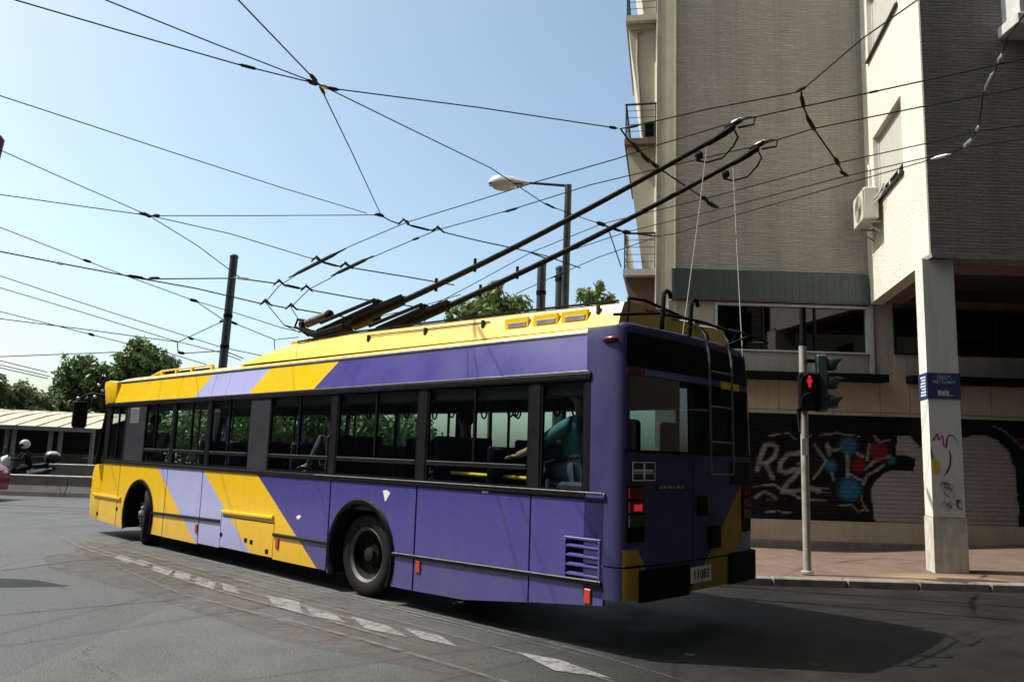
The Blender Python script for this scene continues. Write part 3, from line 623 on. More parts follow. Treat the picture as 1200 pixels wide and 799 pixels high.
for t in (.50, .98):
    MB().tube([B(.0, t, 2.78), B(-.02, t, 3.06), B(-.02, t + .01, 3.11), B(-.02, t + .05, 3.14), B(-.02, t + .10, 3.13), B(-.02, t + .125, 3.08)], .021, 7).build('rope_hook', M['pole'], bus, True)
MB().sphere(B(.2, -.005, 2.645), (.085, .03, .028), 10, 6).build('marker_lamp', M['red'], bus, True)
for s, z, m in ((2.56, .39, 'amber'), (.36, .40, 'amber'), (5.3, .36, 'amber'), (7.52, .36, 'amber')): MB().box(B(s, -.016, z), B(s + .075, .002, z + .125), ch=.008).build('side_marker', M[m], bus)
for s, z in ((5.55, .27), (6.1, .36), (6.78, .37), (10.5, .47), (11.35, .33), (5.95, .35)): MB().box(B(s, -.006, z), B(s + .07, .002, z + .055), ch=.006).build('latch', M['black'], bus)
# small stickers and chips on the paint
MB().prism([(3.25, 1.19), (3.18, 1.20), (3.12, 1.17), (3.2, 1.07)], lambda u, v, d: B(u, d, v), -.003, .001).build('sticker', M['white'], bus)
MB().prism([(4.95, .78), (4.88, .81), (4.84, .79), (4.9, .75)], lambda u, v, d: B(u, d, v), -.003, .001).build('sticker', M['white'], bus)
MB().prism([(1.71, 1.275), (1.62, 1.272), (1.62, 1.253), (1.70, 1.25)], lambda u, v, d: B(u, d, v), -.004, .001).build('sticker', M['white'], bus)
# right side, interior
mb = MB(); mb.box(B(.3, W - .04, .35), B(11.7, W, 1.32)); mb.box(B(.3, W - .04, 2.3), B(11.6, W, 2.75))
for a in (.42, 1.6, 3.1, 4.5, 5.9, 7.2, 8.6, 10.2, 11.4): mb.box(B(a, W - .038, 1.32), B(a + .1, W - .002, 2.3))
mb.build('offside_body', M['purple'], bus)
rw = MB().box(B(.5, W - .03, 1.32), B(11.5, W - .026, 2.3)).build('offside_window', M['bglass'], bus)
MB().box(B(.12, .08, 2.68), B(11.3, W - .08, 2.71)).build('ceiling', M['ceil'], bus)
MB().box(B(.4, .055, .95), B(11.3, .07, 1.30)).build('inner_wall', M['int'], bus)
MB().box(B(.32, .062, 2.27), B(11.4, .079, 2.44)).box(B(.32, W - .079, 2.27), B(11.4, W - .062, 2.44)).build('leak_liner', M['int'], bus)  # liner added to stop sun leaking in above the windows
cl = MB().box(B(.5, .08, 2.18), B(11.0, .38, 2.68)).box(B(.5, W - .38, 2.18), B(11.0, W - .08, 2.68)); cl.build('ceiling_duct', M['int'], bus)
seat = MB(); seat.box((-.22, -.22, .38), (.22, .22, .48), ch=.03); seat.box((-.24, -.21, .44), (-.16, .21, 1.08), ch=.03); seat.bar((0, 0, 0), (0, 0, .4), .06)
so = seat.build('seat', M['seat'], bus); first = True
for s in (.75, 1.95, 2.75, 4.75, 5.55, 6.4, 7.2, 8.1):
    for t in (.32, .76, W - .76, W - .32):
        q = so if first else dup(so, bus); first = False; q.location = B(s, t, .62 + (.30 if s < 1.5 else .1 if 2.5 < s < 5 else 0))
sp = MB().tube([B(0, 0, .95), B(0, 0, 2.68)], .017, 7).build('stanchion', M['dark'], bus, True); first = True
for s, t in ((1.5, .98), (2.3, .98), (3.3, .98), (3.0, 1.4), (4.3, .98), (5.2, .98), (6.7, .98), (8.6, .98), (9.0, .6), (1.7, 1.5)):
    q = sp if first else dup(sp, bus); first = False; q.location = B(s, t, 0)
MB().tube([B(1.25, .30, 1.40), B(2.48, .30, 1.415)], .019, 8).build('grab_rail', M['rail'], bus, True); MB().tube([B(.5, .30, 1.41), B(.95, .30, 1.40)], .016, 8).build('grab_rail', M['rail'], bus, True)
MB().tube([B(.6, .98, 2.42), B(9.3, .98, 2.42)], .016, 6).build('strap_rail', M['dark'], bus)
st = MB(); ringp = [B(.0 + .045 * math.sin(a), 0, -.30 + .075 * math.cos(a)) for a in [2 * math.pi * i / 12 for i in range(13)]]; st.tube(ringp, .011, 5); st.tube([B(0, 0, 0), B(0, 0, -.225)], .008, 5)
sto = st.build('hand_strap', M['black'], bus, True); first = True
for s in (1.35, 1.6, 1.95, 2.2, 2.28, 2.44, 3.0, 3.25, 3.9, 4.1, 4.9, 5.3, 6.8, 7.0):
    q = sto if first else dup(sto, bus); first = False; q.location = B(s, .98 + (.3 if int(s * 10) % 3 == 0 else 0), 2.42)

# trolley poles
BM = Matrix.Translation((BX, BY, 0)) @ Matrix.Rotation(YAW, 4, 'Z'); BI = BM.inverted()
def loc(p): return BI @ Vector(p)
HEADS = []
for (hx, hy), tb, zt in (((861, 150), .72, 5.60), ((889, 175), 1.55, 5.70)):
    base = B(5.62, tb, 3.20 if tb < 1 else 3.27); tip = loc(atz(hx, hy, zt)); d = (tip - base).normalized(); HEADS.append(atz(hx, hy, zt))
    hor = Vector((d.x, d.y, 0)).normalized(); sd = hor.cross(Vector((0, 0, 1)))
    root = MB().lathe([(.0, 3.05), (.20, 3.05), (.20, 3.12), (.12, 3.16), (.12, 3.24), (.0, 3.24)], (base.x, base.y, 0), (0, 0, 1), 20).build('trolley_pole', M['pole'], bus, True)
    n = 14; pts = [base + (tip - base) * (i / n) + Vector((0, 0, -.10 * math.sin(math.pi * i / n))) for i in range(n + 1)]
    MB().tube(pts[2:], [.046 - .02 * i / n for i in range(n - 1)], 10).build('pole_tube', M['pole'], root, True)
    sw = MB()
    for k in (-1, 1):
        a = base + sd * k * .10 + Vector((0, 0, .04)); sw.bar(a - hor * .1, pts[3] + sd * k * .05 + Vector((0, 0, .05)), .045, .07, .01); sw.bar(base + sd * k * .12 - hor * .05 + Vector((0, 0, .16)), pts[2] + sd * k * .08 + Vector((0, 0, .17)), .04, .05, .01)
    sw.bar(pts[2] - sd * .09 + Vector((0, 0, .1)), pts[2] + sd * .09 + Vector((0, 0, .1)), .10, .16, .02); sw.bar(pts[1], pts[3], .11, .10, .02)
    sw.build('pole_socket', M['pole'], root)
    sp_ = MB(); p0 = base - hor * .40 + Vector((0, 0, .17)) - sd * .02; p1 = p0 + hor * .40 + Vector((0, 0, .13))
    sp_.tube([p0, p0 + (p1 - p0) * .08, p0 + (p1 - p0) * .081, p1], [.03, .03, .062, .062], 12); sp_.build('spring', M['springm'], root, True)
    br = MB(); br.tube([base - hor * .02 + Vector((0, 0, .0)), base - hor * .22 + Vector((0, 0, .02)), base - hor * .42 + Vector((0, 0, .10)), p0 - hor * .04, p0 + Vector((0, 0, .05))], [.05, .05, .045, .06, .05], 7); br.build('spring_bracket', M['pole'], root, True); MB().sphere(p1, .072, 8, 6).build('spring_cap', M['pole'], root, True)
    MB().tube([p0 + Vector((0, 0, .06)), p0 - hor * .12 + Vector((0, 0, .08)), p0 - hor * .16 - Vector((0, 0, .02)), base - hor * .30], .018, 6).build('air_hose', M['pole'], root, True); MB().bar(base - hor * .16 + Vector((0, 0, -.02)), base + hor * .34 + Vector((0, 0, .10)), .26, .12, .03).build('pole_hinge', M['pole'], root)
    for q in (.30, .40): MB().bar(base + (tip - base) * q + Vector((0, 0, -.16)), base + (tip - base) * q + Vector((0, 0, .02)), .03).build('clamp', M['pole'], root)
    hd = MB(); dd = d.copy(); up_ = Vector((0, 0, 1)); t2 = tip
    hd.tube([t2 - dd * .35 - up_ * .03, t2 - dd * .12, t2 + up_ * .03], [.03, .045, .03], 8); hd.bar(t2 - dd * .13 + up_ * .05, t2 + dd * .09 + up_ * .06, .05, .06, .015)
    loop = [t2 + up_ * .05, t2 + dd * .16 + up_ * .05, t2 + dd * .26 - up_ * .0, t2 + dd * .24 - up_ * .08, t2 + dd * .15 - up_ * .05, t2 + dd * .04 - up_ * .02]
    hd.tube(loop, .013, 6); hd.tube([t2 + dd * .0 - up_ * .04, t2 + dd * .04 - up_ * .14, t2 - dd * .02 - up_ * .22, t2 - dd * .16 - up_ * .30, t2 - dd * .36 - up_ * .26, t2 - dd * .5 - up_ * .16], .012, 6)
    hd.sphere(t2 - dd * .46 - up_ * .12, .055, 8, 6); hd.build('collector_head', M['pole'], root, True)
    MB().tube([t2 - dd * .12 + up_ * .05, t2 - dd * .02 + up_ * .085, t2 + dd * .08 + up_ * .08], .014, 6).build('shoe', M['alu'], root, True)
    rope_top = t2 - dd * .36 - up_ * .06; rb = B(.0, .86, 2.78) if tb < 1 else B(-.02, 2.0, 2.70)
    MB().tube([rope_top, rope_top + (rb - rope_top) * .5 + Vector((0, 0, -.05)), rb], .0042, 5).build('rope', M['ropem'], root)
mb = MB().tube([B(6.1, .5, 3.06), B(6.2, 1.0, 3.1), B(6.1, 1.5, 3.06)], .07, 8); mb.tube([B(6.0, .7, 3.1), B(6.35, .9, 3.12)], .09, 10); mb.build('cable_drum', M['yellow'], bus, True)

# ---------------------------------------------------------------- people on the bus
def figure(name, joints, edges, radii, mat_, parent, root=0, sub=2):
    me = bpy.data.meshes.new(name); me.from_pydata(joints, edges, []); me.materials.append(mat_)
    o = bpy.data.objects.new(name, me); COL.objects.link(o)
    if parent: o.parent = parent
    sk = o.modifiers.new('skin', 'SKIN'); sk.use_smooth_shade = True
    for i, sv in enumerate(me.skin_vertices[0].data): sv.radius = radii[i] if isinstance(radii[i], tuple) else (radii[i], radii[i]); sv.use_root = (i == root)
    ss = o.modifiers.new('subsurf', 'SUBSURF'); ss.levels = sub; ss.render_levels = sub
    return o
M['skin'] = mat('skin', (.32, .18, .12), .55); M['hair'] = mat('dark_hair', (.015, .011, .009), .7); M['teal'] = mat('teal_shirt', (.03, .13, .15), .8); M['grey_s'] = mat('dark_shirt', (.03, .035, .05), .8); M['jeans'] = mat('dark_trousers', (.03, .035, .06), .85)
def sitter(p, yaw, shirt, arm=None, label=''):
    e = empty('person', p, yaw, label, 'person')
    # seated: x forward, y left, pelvis at z .12 above the cushion
    J = [(0, 0, .10), (.0, 0, .28), (-.03, 0, .46), (-.03, 0, .58), (-.02, 0, .66), (-.005, 0, .74), (.01, 0, .86), (0, .1, .08), (.40, .11, .10), (.44, .11, -.34), (.56, .11, -.36), (0, -.1, .08), (.40, -.11, .10), (.44, -.11, -.34), (.56, -.11, -.36),
         (-.03, .17, .53), (.04, .23, .29), (.24, .18, .20), (.33, .16, .20), (-.03, -.17, .53), (.04, -.23, .29), (.24, -.18, .20), (.33, -.16, .20)]
    if arm: J[16], J[17], J[18] = arm
    E_ = [(0, 1), (1, 2), (2, 3), (3, 4), (4, 5), (5, 6), (0, 7), (7, 8), (8, 9), (9, 10), (0, 11), (11, 12), (12, 13), (13, 14), (2, 15), (15, 16), (16, 17), (17, 18), (2, 19), (19, 20), (20, 21), (21, 22)]
    Rd = [(.15, .12), (.14, .11), (.15, .10), (.07, .07), (.055, .06), (.075, .085), (.07, .085), .09, .075, .055, .045, .09, .075, .055, .045, .06, .045, .036, .035, .06, .045, .036, .035]
    body = figure('body', J, E_, Rd, M['skin'], e)
    Js = [J[i] for i in (0, 1, 2, 3, 15, 16, 17, 19, 20, 21)]; Js[6] = tuple(Vector(J[16]).lerp(Vector(J[17]), .55)); Js[9] = tuple(Vector(J[20]).lerp(Vector(J[21]), .4))
    figure('shirt', Js, [(0, 1), (1, 2), (2, 3), (2, 4), (4, 5), (5, 6), (2, 7), (7, 8), (8, 9)], [(.17, .145), (.165, .135), (.17, .125), .075, .085, .065, .058, .085, .065, .055], shirt, e)
    figure('trousers', [J[i] for i in (0, 7, 8, 9, 11, 12, 13)], [(0, 1), (1, 2), (2, 3), (0, 4), (4, 5), (5, 6)], [.155, .11, .095, .075, .11, .095, .075], M['jeans'], e)
    hb = MB().sphere((-.015, 0, .825), (.105, .09, .105), 14, 10); hb.build('hair', M['hair'], e, True)
    fc = MB(); fc.sphere((.085, .032, .80), .011, 8, 6); fc.sphere((.085, -.032, .80), .011, 8, 6); fc.sphere((.105, 0, .765), (.02, .014, .022), 8, 6); fc.sphere((.01, .085, .78), (.02, .012, .03), 8, 6); fc.sphere((.01, -.085, .78), (.02, .012, .03), 8, 6); fc.build('face_features', M['skin'], e, True)
    for k in (0, 1):
        q = J[18] if k == 0 else J[22]; dv = Vector((.05, 0, -.01)); hh = MB()
        hh.sphere(Vector(q) + dv * .6, (.045, .036, .018), 10, 6)
        for i in range(4): hh.tube([Vector(q) + dv + Vector((.02, -.027 + i * .018, 0)), Vector(q) + dv + Vector((.06, -.029 + i * .019, -.008)), Vector(q) + dv + Vector((.083 - .006 * abs(i - 1.5), -.029 + i * .019, -.028))], .0085, 6)
        hh.tube([Vector(q) + Vector((.03, .03 if k else -.03, 0)), Vector(q) + Vector((.07, .055 if k else -.055, -.01))], .01, 6); hh.build('hand', M['skin'], e, True)
    return e
sitter(BM @ B(.78, .33, 1.40), YAW, M['teal'], [(.22, .25, .36), (.46, .22, .26), (.60, .20, .22)], 'passenger in a teal shirt seated at the rear side window of the trolleybus')
sitter(BM @ B(4.78, .34, 1.20), YAW, M['grey_s'], None, 'passenger in a dark shirt seated behind the middle window of the trolleybus')
sitter(BM @ B(2.78, .76, 1.20), YAW, M['grey_s'], None, 'passenger in a dark shirt seated above the rear wheel of the trolleybus')
sitter(BM @ B(10.5, .5, 1.22), YAW, mat('driver_shirt', (.16, .24, .36), .8), None, 'driver in a light blue shirt at the front of the trolleybus')

# ---------------------------------------------------------------- corner building
def brickmat(name, c1, c2, mortar, axis='x'):
    m = NT(name); v = m.pos(); x, y, z = m.xyz(v)
    nz = m.n('ShaderNodeTexNoise'); nz.inputs['Scale'].default_value = 5; nz.inputs['Detail'].default_value = 4; m.l(v, nz.inputs['Vector'])
    q = m.comb(m.math('ADD', x, m.math('MULTIPLY', nz.outputs[0], .12)), m.math('ADD', z, m.math('MULTIPLY', nz.outputs[0], .045)), 0)
    br = m.n('ShaderNodeTexBrick'); br.inputs['Scale'].default_value = 1; br.inputs['Brick Width'].default_value = .27; br.inputs['Row Height'].default_value = .052; br.inputs['Mortar Size'].default_value = .007; br.inputs['Mortar Smooth'].default_value = .6; br.inputs['Bias'].default_value = .1
    for k, c in (('Color1', c1), ('Color2', c2), ('Mortar', mortar)): br.inputs[k].default_value = (*c, 1)
    m.l(q, br.inputs['Vector'])
    rn = m.noise(m.comb(m.math('MULTIPLY', x, 3.0), m.math('MULTIPLY', z, 17), 0), 1.0, 5, .75, .5)
    col = m.mix(m.rng(rn, .42, .72), br.outputs[0], tuple(a * .62 for a in c1))
    fine = m.noise(v, 38, 3, .7); col = m.mix(m.rng(fine, .4, .75, 0, .4), col, tuple(a * 1.25 for a in c1))
    big = m.noise(v, .35, 6, .62); col = m.mix(m.rng(big, .4, .7, 0, .45), col, tuple(a * .72 for a in c2))
    st = m.noise(m.comb(m.math('MULTIPLY', x, 2.5), 0, m.math('MULTIPLY', z, .12)), 1.0, 5, .65); col = m.mix(m.rng(st, .45, .75, 0, .5), col, tuple(a * .55 for a in c2))
    m.l(col, m.b.inputs['Base Color']); m.b.inputs['Roughness'].default_value = .9; m.b.inputs['Specular IOR Level'].default_value = .2
    m.bump(m.math('ADD', m.math('MULTIPLY', br.outputs[1], -.6), m.math('MULTIPLY', rn, 1.6)), 1.0, .03)
    return m.mat
M['brick'] = brickmat('grey_brick', (.56, .53, .47), (.47, .445, .40), (.32, .305, .275)); M['brickd'] = brickmat('dark_brick', (.30, .288, .275), (.25, .238, .225), (.16, .155, .148))
def stucco():
    m = NT('white_stucco'); v = m.pos(); n = m.noise(v, 24, 5, .6, .6)
    m.l(m.ramp(m.noise(v, 1.1, 5), [(.3, (.60, .575, .50)), (.7, (.68, .655, .58))]), m.b.inputs['Base Color']); m.b.inputs['Roughness'].default_value = .9; m.bump(n, .8, .03); return m.mat
M['stucco'] = stucco()
M['plaster'] = mat('beige_plaster', (.40, .37, .31), .85, var=.18, vscale=1.2, bump=.2, streak=.45); M['strip'] = mat('grey_plaster', (.32, .305, .275), .85, var=.15, streak=.3)
M['cream'] = mat('cream_plaster', (.50, .465, .36), .85, var=.1, vscale=1.5, streak=.25); M['tealp'] = mat('teal_cladding', (.055, .075, .075), .45, var=.18, streak=.35)
M['clad'] = mat('pinkish_cladding', (.44, .35, .26), .7, var=.12, vscale=2, streak=.2); M['base'] = mat('base_plaster', (.46, .40, .31), .85, var=.2, vscale=1.3, streak=.3); M['plinth'] = mat('plinth_grey', (.20, .19, .18), .85, var=.25)
M['frame'] = mat('pale_frame', (.50, .51, .50), .5); M['room'] = mat('dark_room', (.02, .02, .02), .9); M['blind'] = mat('white_blind', (.46, .45, .41), .7, var=.05); M['brown'] = mat('brown_soffit', (.16, .105, .075), .8, var=.25, streak=.2); M['void'] = mat('dark_ceiling', (.03, .028, .027), .9)  # recess ceiling is one very dark tone
M['colm'] = mat('column_paint', (.56, .56, .54), .75, var=.08, vscale=2.2, bump=.12, streak=.3); M['colb'] = mat('column_base_concrete', (.44, .42, .38), .8, var=.25, vscale=4, streak=.7)
bld = empty('apartment_building', (5.0, WALL_Y, 0), 0, 'tall brick apartment building with shuttered ground floor and a white overhanging wing on a column', 'building')
def bput(mb, name, m, parent=None, smooth=False):
    o = mb.build(name, m, None, smooth); o.parent = parent or bld
    r = bld if not parent else None
    o.matrix_parent_inverse = Matrix.Translation(-Vector((5.0, WALL_Y, 0)))
    return o
def sub(mb, name, m, parent):
    o = mb.build(name, m); o.parent = parent; return o
Yw = WALL_Y
bput(MB().box((3.21, Yw, 5.40), (7.03, Yw + .3, 22)), 'brick_wall', M['brick'])
bput(MB().box((7.03, Yw - .012, 4.78), (7.40, Yw + .3, 22)), 'plaster_strip', M['strip'])
pil = MB()
zz = [4.7, 6.1, 7.5, 8.95, 9.75, 10.4, 12, 13.5, 22]
for a, b in zip(zz, zz[1:]): pil.box((2.86, Yw + .02, a + .012), (3.21, Yw + .35, b)); pil.box((2.88, Yw + .035, a), (3.205, Yw + .34, a + .012))
bput(pil, 'pilaster', M['plaster'])
bput(MB().tube([(3.235, Yw - .02, 5.42), (3.24, Yw - .02, 22)], .022, 6), 'conduit', M['cream'])
bput(MB().prism([(3.24, Yw + .3), (12, Yw + .3), (14.6, 34), (6.9, 34)], lambda u, v, d: Vector((u, v, d)), 0, 21.5), 'building_core', M['strip'])
fas = MB().box((3.16, Yw - .10, 4.775), (7.05, Yw + .05, 5.41)); faso = bput(fas, 'fascia', M['tealp'])
xx = 3.18
while xx < 7.0:
    sub(MB().box((xx, Yw - .112, 4.79), (xx + .137, Yw - .101, 5.39), ch=.002), 'cladding_panel', M['tealp'], faso); xx += .14
bput(MB().box((3.1, Yw - .03, 3.38), (4.03, Yw + .3, 4.77)), 'plaster_wall', M['plaster']); bput(MB().box((4.03, Yw - .02, 3.38), (7.08, Yw + .3, 3.80)), 'window_apron', M['strip'])
# ribbon window with pale frame
def shopwin(x0, x1, z0, z1, mulls, fm, fw=.05, depth=.12):
    fr = MB(); y0 = Yw - .05; y1 = Yw + .1
    fr.box((x0, y0, z1 - fw), (x1, y1, z1)); fr.box((x0, y0, z0), (x0 + fw, y1, z1 - fw)); fr.box((x1 - fw, y0, z0), (x1, y1, z1 - fw)); fr.box((x0 + fw, y0, z0), (x1 - fw, y1, z0 + .03))
    w = bput(fr, 'window', fm); xs_ = [x0 + fw] + mulls + [x1 - fw]
    for a, b in zip(xs_, xs_[1:]): sub(MB().box((a + .02, Yw + .03, z0 + .03), (b - .02, Yw + .036, z1 - fw)), 'pane', M['wglass'], w)
    for q in mulls: sub(MB().box((q - .02, Yw - .01, z0 + .03), (q + .02, Yw + .08, z1 - fw)), 'mullion', M['satin'], w)
    sub(MB().box((x0 + fw, Yw + .25, z0), (x1 - fw, Yw + .29, z1)), 'room_backing', M['room'], w)  # near-black sheet stands in for the dim room behind the glass
    return w
shopwin(4.03, 7.10, 3.80, 4.76, [5.0, 6.04], M['frame'])
bput(MB().box((7.10, Yw - .06, 3.38), (7.18, Yw + .1, 4.78)), 'downpipe', M['frame'])
bput(MB().box((7.18, Yw, 3.30), (7.60, Yw + .3, 5.6)), 'pier', M['plaster'])
bput(MB().box((7.60, Yw, 4.74), (12, Yw + .3, 4.92)), 'lintel', M['brown']); shopwin(7.60, 11.9, 3.82, 4.74, [8.6, 9.65, 10.7], M['satin'], .04)
bput(MB().box((7.60, Yw - .01, 3.38), (12, Yw + .3, 3.82)), 'window_apron', M['plaster'])
for a, b in ((3.2, 7.35), (7.79, 12)): bput(MB().box((a, Yw - .30, 3.235), (b, Yw - .031, 3.385), ch=.01), 'ledge', M['under'])
cp = bput(MB().box((3.2, Yw - .02, 2.58), (12, Yw + .3, 3.38)), 'cladding', M['clad'])
cx = [3.2, 4.25, 5.28, 6.32, 7.27, 7.86, 8.66, 9.46, 10.26, 11.1, 12]
for a, b in zip(cx, cx[1:]):
    zt = 3.234 if not (a > 7.2 and b < 7.9) else 3.40
    sub(MB().box((a + .006, Yw - .045, 2.66), (b - .006, Yw - .0205, zt), ch=.004), 'cladding_panel', M['clad'], cp); sub(MB().box((a + .006, Yw - .05, 2.585), (b - .006, Yw - .0205, 2.648), ch=.004), 'trim_board', M['plaster'], cp)
bput(MB().box((3.2, Yw - .02, -.4), (12, Yw + .3, .545)), 'base_wall', M['base']); bput(MB().box((3.2, Yw - .06, -.4), (12, Yw - .021, .16)), 'plinth', M['plinth'])
# roller shutters with sprayed paint: the paint is a colour attribute on the slats
def wxz(px, py): p = at(px, py, Yw); return (p.x, p.z)
def z6(*l): return [wxz(880 + x / 6, 500 + y / 6) for x, y in l]
PXM = wxz(901, 560)[0] - wxz(900, 560)[0]
GREY = (.25, .24, .225); strokes = []
for r, l in ((2.6, [(40, 300), (60, 210), (95, 140)]), (2.6, [(95, 135), (140, 120), (180, 150), (168, 205), (110, 250), (75, 258)]), (2.7, [(100, 255), (150, 360)]),
             (2.4, [(335, 182), (260, 190), (205, 250), (200, 310), (240, 325), (300, 300), (350, 300)]), (2.5, [(350, 300), (250, 400), (218, 452), (300, 452), (400, 425), (480, 440)]), (1.0, [(440, 425), (540, 430)]), (.8, [(460, 465), (550, 462)]),
             (1.3, [(380, 215), (330, 260), (400, 305)]), (1.4, [(445, 125), (525, 240), (440, 365)]), (2.2, [(530, 130), (545, 190)]), (1.4, [(540, 150), (580, 170), (620, 158)]), (1.4, [(566, 325), (578, 375)]), (2.0, [(675, 200), (675, 350)]), (1.2, [(690, 335), (780, 378)]), (1.6, [(740, 185), (780, 205)]),
             (2.0, [(832, 130), (815, 225)]), (1.5, [(800, 300), (860, 240), (970, 200)]), (1.7, [(785, 400), (820, 340), (930, 268)]), (.8, [(765, 470), (790, 550), (820, 590)]), (1.6, [(30, 495), (90, 455), (130, 470), (180, 500)]), (.7, [(110, 515), (240, 515)]), (.9, [(100, 590), (166, 592)]), (.8, [(195, 588), (208, 589)]), (1.0, [(222, 597), (250, 598)]), (.8, [(256, 597), (278, 601)]), (.6, [(770, 582), (815, 580)]),
             (1.0, [(20, 420), (150, 400), (330, 500), (520, 520)]), (.9, [(480, 60), (600, 40), (760, 70)]), (1.2, [(860, 60), (900, 110), (980, 90)]), (.8, [(600, 560), (700, 545), (760, 600)]), (.7, [(120, 60), (260, 40), (300, 90), (420, 60)]),
             (.9, [(1700, 0), (1790, 36), (1850, 90), (1900, 150)])): strokes.append((r * PXM, z6(*l)))
blobs = [(z6((680, 135))[0], 62 / 6 * PXM, (.03, .15, .26)), (z6((560, 275))[0], 46 / 6 * PXM, (.03, .15, .26)), (z6((690, 440))[0], 80 / 6 * PXM, (.03, .15, .26)), (z6((755, 270))[0], 55 / 6 * PXM, (.22, .008, .02)), (z6((895, 170))[0], 62 / 6 * PXM, (.22, .010, .02)), (z6((985, 235))[0], 32 / 6 * PXM, (.04, .13, .18)), (z6((1910, 110))[0], 40 / 6 * PXM, (.16, .02, .02))]
bare = [wxz(*q) for q in ((1025, 609), (1021, 587), (1021, 573), (1025, 565), (1035, 555), (1047, 551), (1060, 551.5), (1070, 553.5), (1072, 536), (1050, 532.5), (1051, 510), (1066, 511), (1078, 527), (1082, 512), (1129, 513), (1145, 508.5), (1164, 513), (1180, 528), (1189, 550), (1192, 580), (1194, 620), (1025, 620))]
def inpoly(X, Z, poly):
    ins = np.zeros(X.shape, bool); n = len(poly)
    for i in range(n):
        x1, y1 = poly[i]; x2, y2 = poly[(i + 1) % n]
        c = ((y1 > Z) != (y2 > Z)); ins ^= c & (X < (x2 - x1) * (Z - y1) / (y2 - y1 + 1e-12) + x1)
    return ins
def segd(X, Z, a, b):
    ax, az = a; bx, bz = b; dx, dz = bx - ax, bz - az; t = np.clip(((X - ax) * dx + (Z - az) * dz) / (dx * dx + dz * dz + 1e-9), 0, 1)
    return np.hypot(X - ax - t * dx, Z - az - t * dz)
rng = np.random.default_rng(3)
def graffiti(X, Z):
    C = np.empty(X.shape + (4,)); C[..., 3] = 1; C[..., :3] = (.0055, .0055, .006)
    jx = .010 * np.sin(X * 11 + 1.3 * np.sin(Z * 9)); jz = .010 * np.sin(Z * 12 + 1.1 * np.sin(X * 10)); X = X + jx; Z = Z + jz
    haze_ = .5 + .5 * np.sin(X * 3.1 + 2 * np.sin(Z * 2.3)) * np.sin(Z * 4.3 + X * 1.7); C[..., :3] += (.012 * np.clip(haze_ - .45, 0, 1))[..., None]
    b = inpoly(X, Z, bare); C[b, :3] = np.array((.275, .265, .25)) * (.9 + .2 * rng.random((b.sum(), 1)))
    for r, l in strokes:
        d = np.min([segd(X, Z, a, c) for a, c in zip(l, l[1:])], axis=0); f = np.clip((r * 1.30 - d) / (r * .60), 0, 1)[..., None]; f = f * (.80 + .2 * np.sin(X * 7 + Z * 13)[..., None]); C[..., :3] = C[..., :3] * (1 - f) + np.array(GREY) * f
    for (cx_, cz_), r, c in blobs:
        d = np.hypot(X - cx_, Z - cz_); f = np.clip((r * 1.22 - d) / (r * .55), 0, 1)[..., None] * (.78 + .22 * np.sin(X * 40 + Z * 9)[..., None] * np.sin(Z * 33)[..., None]); C[..., :3] = C[..., :3] * (1 - f) + np.array(c) * f
    return C
def shutter_mat():
    m = NT('sprayed_shutter'); a = m.n('ShaderNodeVertexColor'); a.layer_name = 'paint'; v = m.pos()
    n = m.noise(v, 6, 6, .7); col = m.mix(m.rng(n, .5, .8, 0, .5), a.outputs[0], m.mix(.5, a.outputs[0], (0, 0, 0))); m.l(col, m.b.inputs['Base Color']); m.b.inputs['Roughness'].default_value = .8; m.b.inputs['Specular IOR Level'].default_value = .15; return m.mat
M['shut'] = shutter_mat(); SLAT = .0846
for x0, x1, xe in ((4.45, 8.36, 8.36), (8.50, 11.6, 10.0)):
    f_ = MB(); f_.box((x0 - .07, Yw - .10, .545), (x0 - .002, Yw + .1, 2.575)); f_.box((x1 + .002, Yw - .10, .545), (x1 + .07, Yw + .1, 2.575)); sh = bput(f_, 'roller_shutter', M['under'])
    for k in range(24):
        zb = .55 + k * SLAT; xs_ = list(np.arange(x0, xe, .03)) + ([xe] if xe == x1 else list(np.linspace(xe, x1, 6)))
        rows = [(0, .0), (.010, -.010), (.045, -.014), (.074, -.010), (SLAT - .001, .0)]
        v = [(x, Yw - .012 + dy, zb + dz) for dz, dy in rows for x in xs_]; n = len(xs_)
        mb = MB().add(v, [(r * n + i, r * n + i + 1, (r + 1) * n + i + 1, (r + 1) * n + i) for r in range(len(rows) - 1) for i in range(n - 1)])
        so_ = mb.build('slat', M['shut'], sh, False, False)
        ca = so_.data.color_attributes.new('paint', 'FLOAT_COLOR', 'POINT'); arr = np.array(v); ca.data.foreach_set('color', graffiti(arr[:, 0], arr[:, 2]).astype(np.float32).ravel())
bput(MB().box((12.01, Yw, -.4), (34, Yw + .3, 5.6)), 'rear_wall', M['plaster'])
bput(MB().box((3.2, Yw - .018, .545), (4.37, Yw + .3, 2.58)), 'shop_front', M['under'])
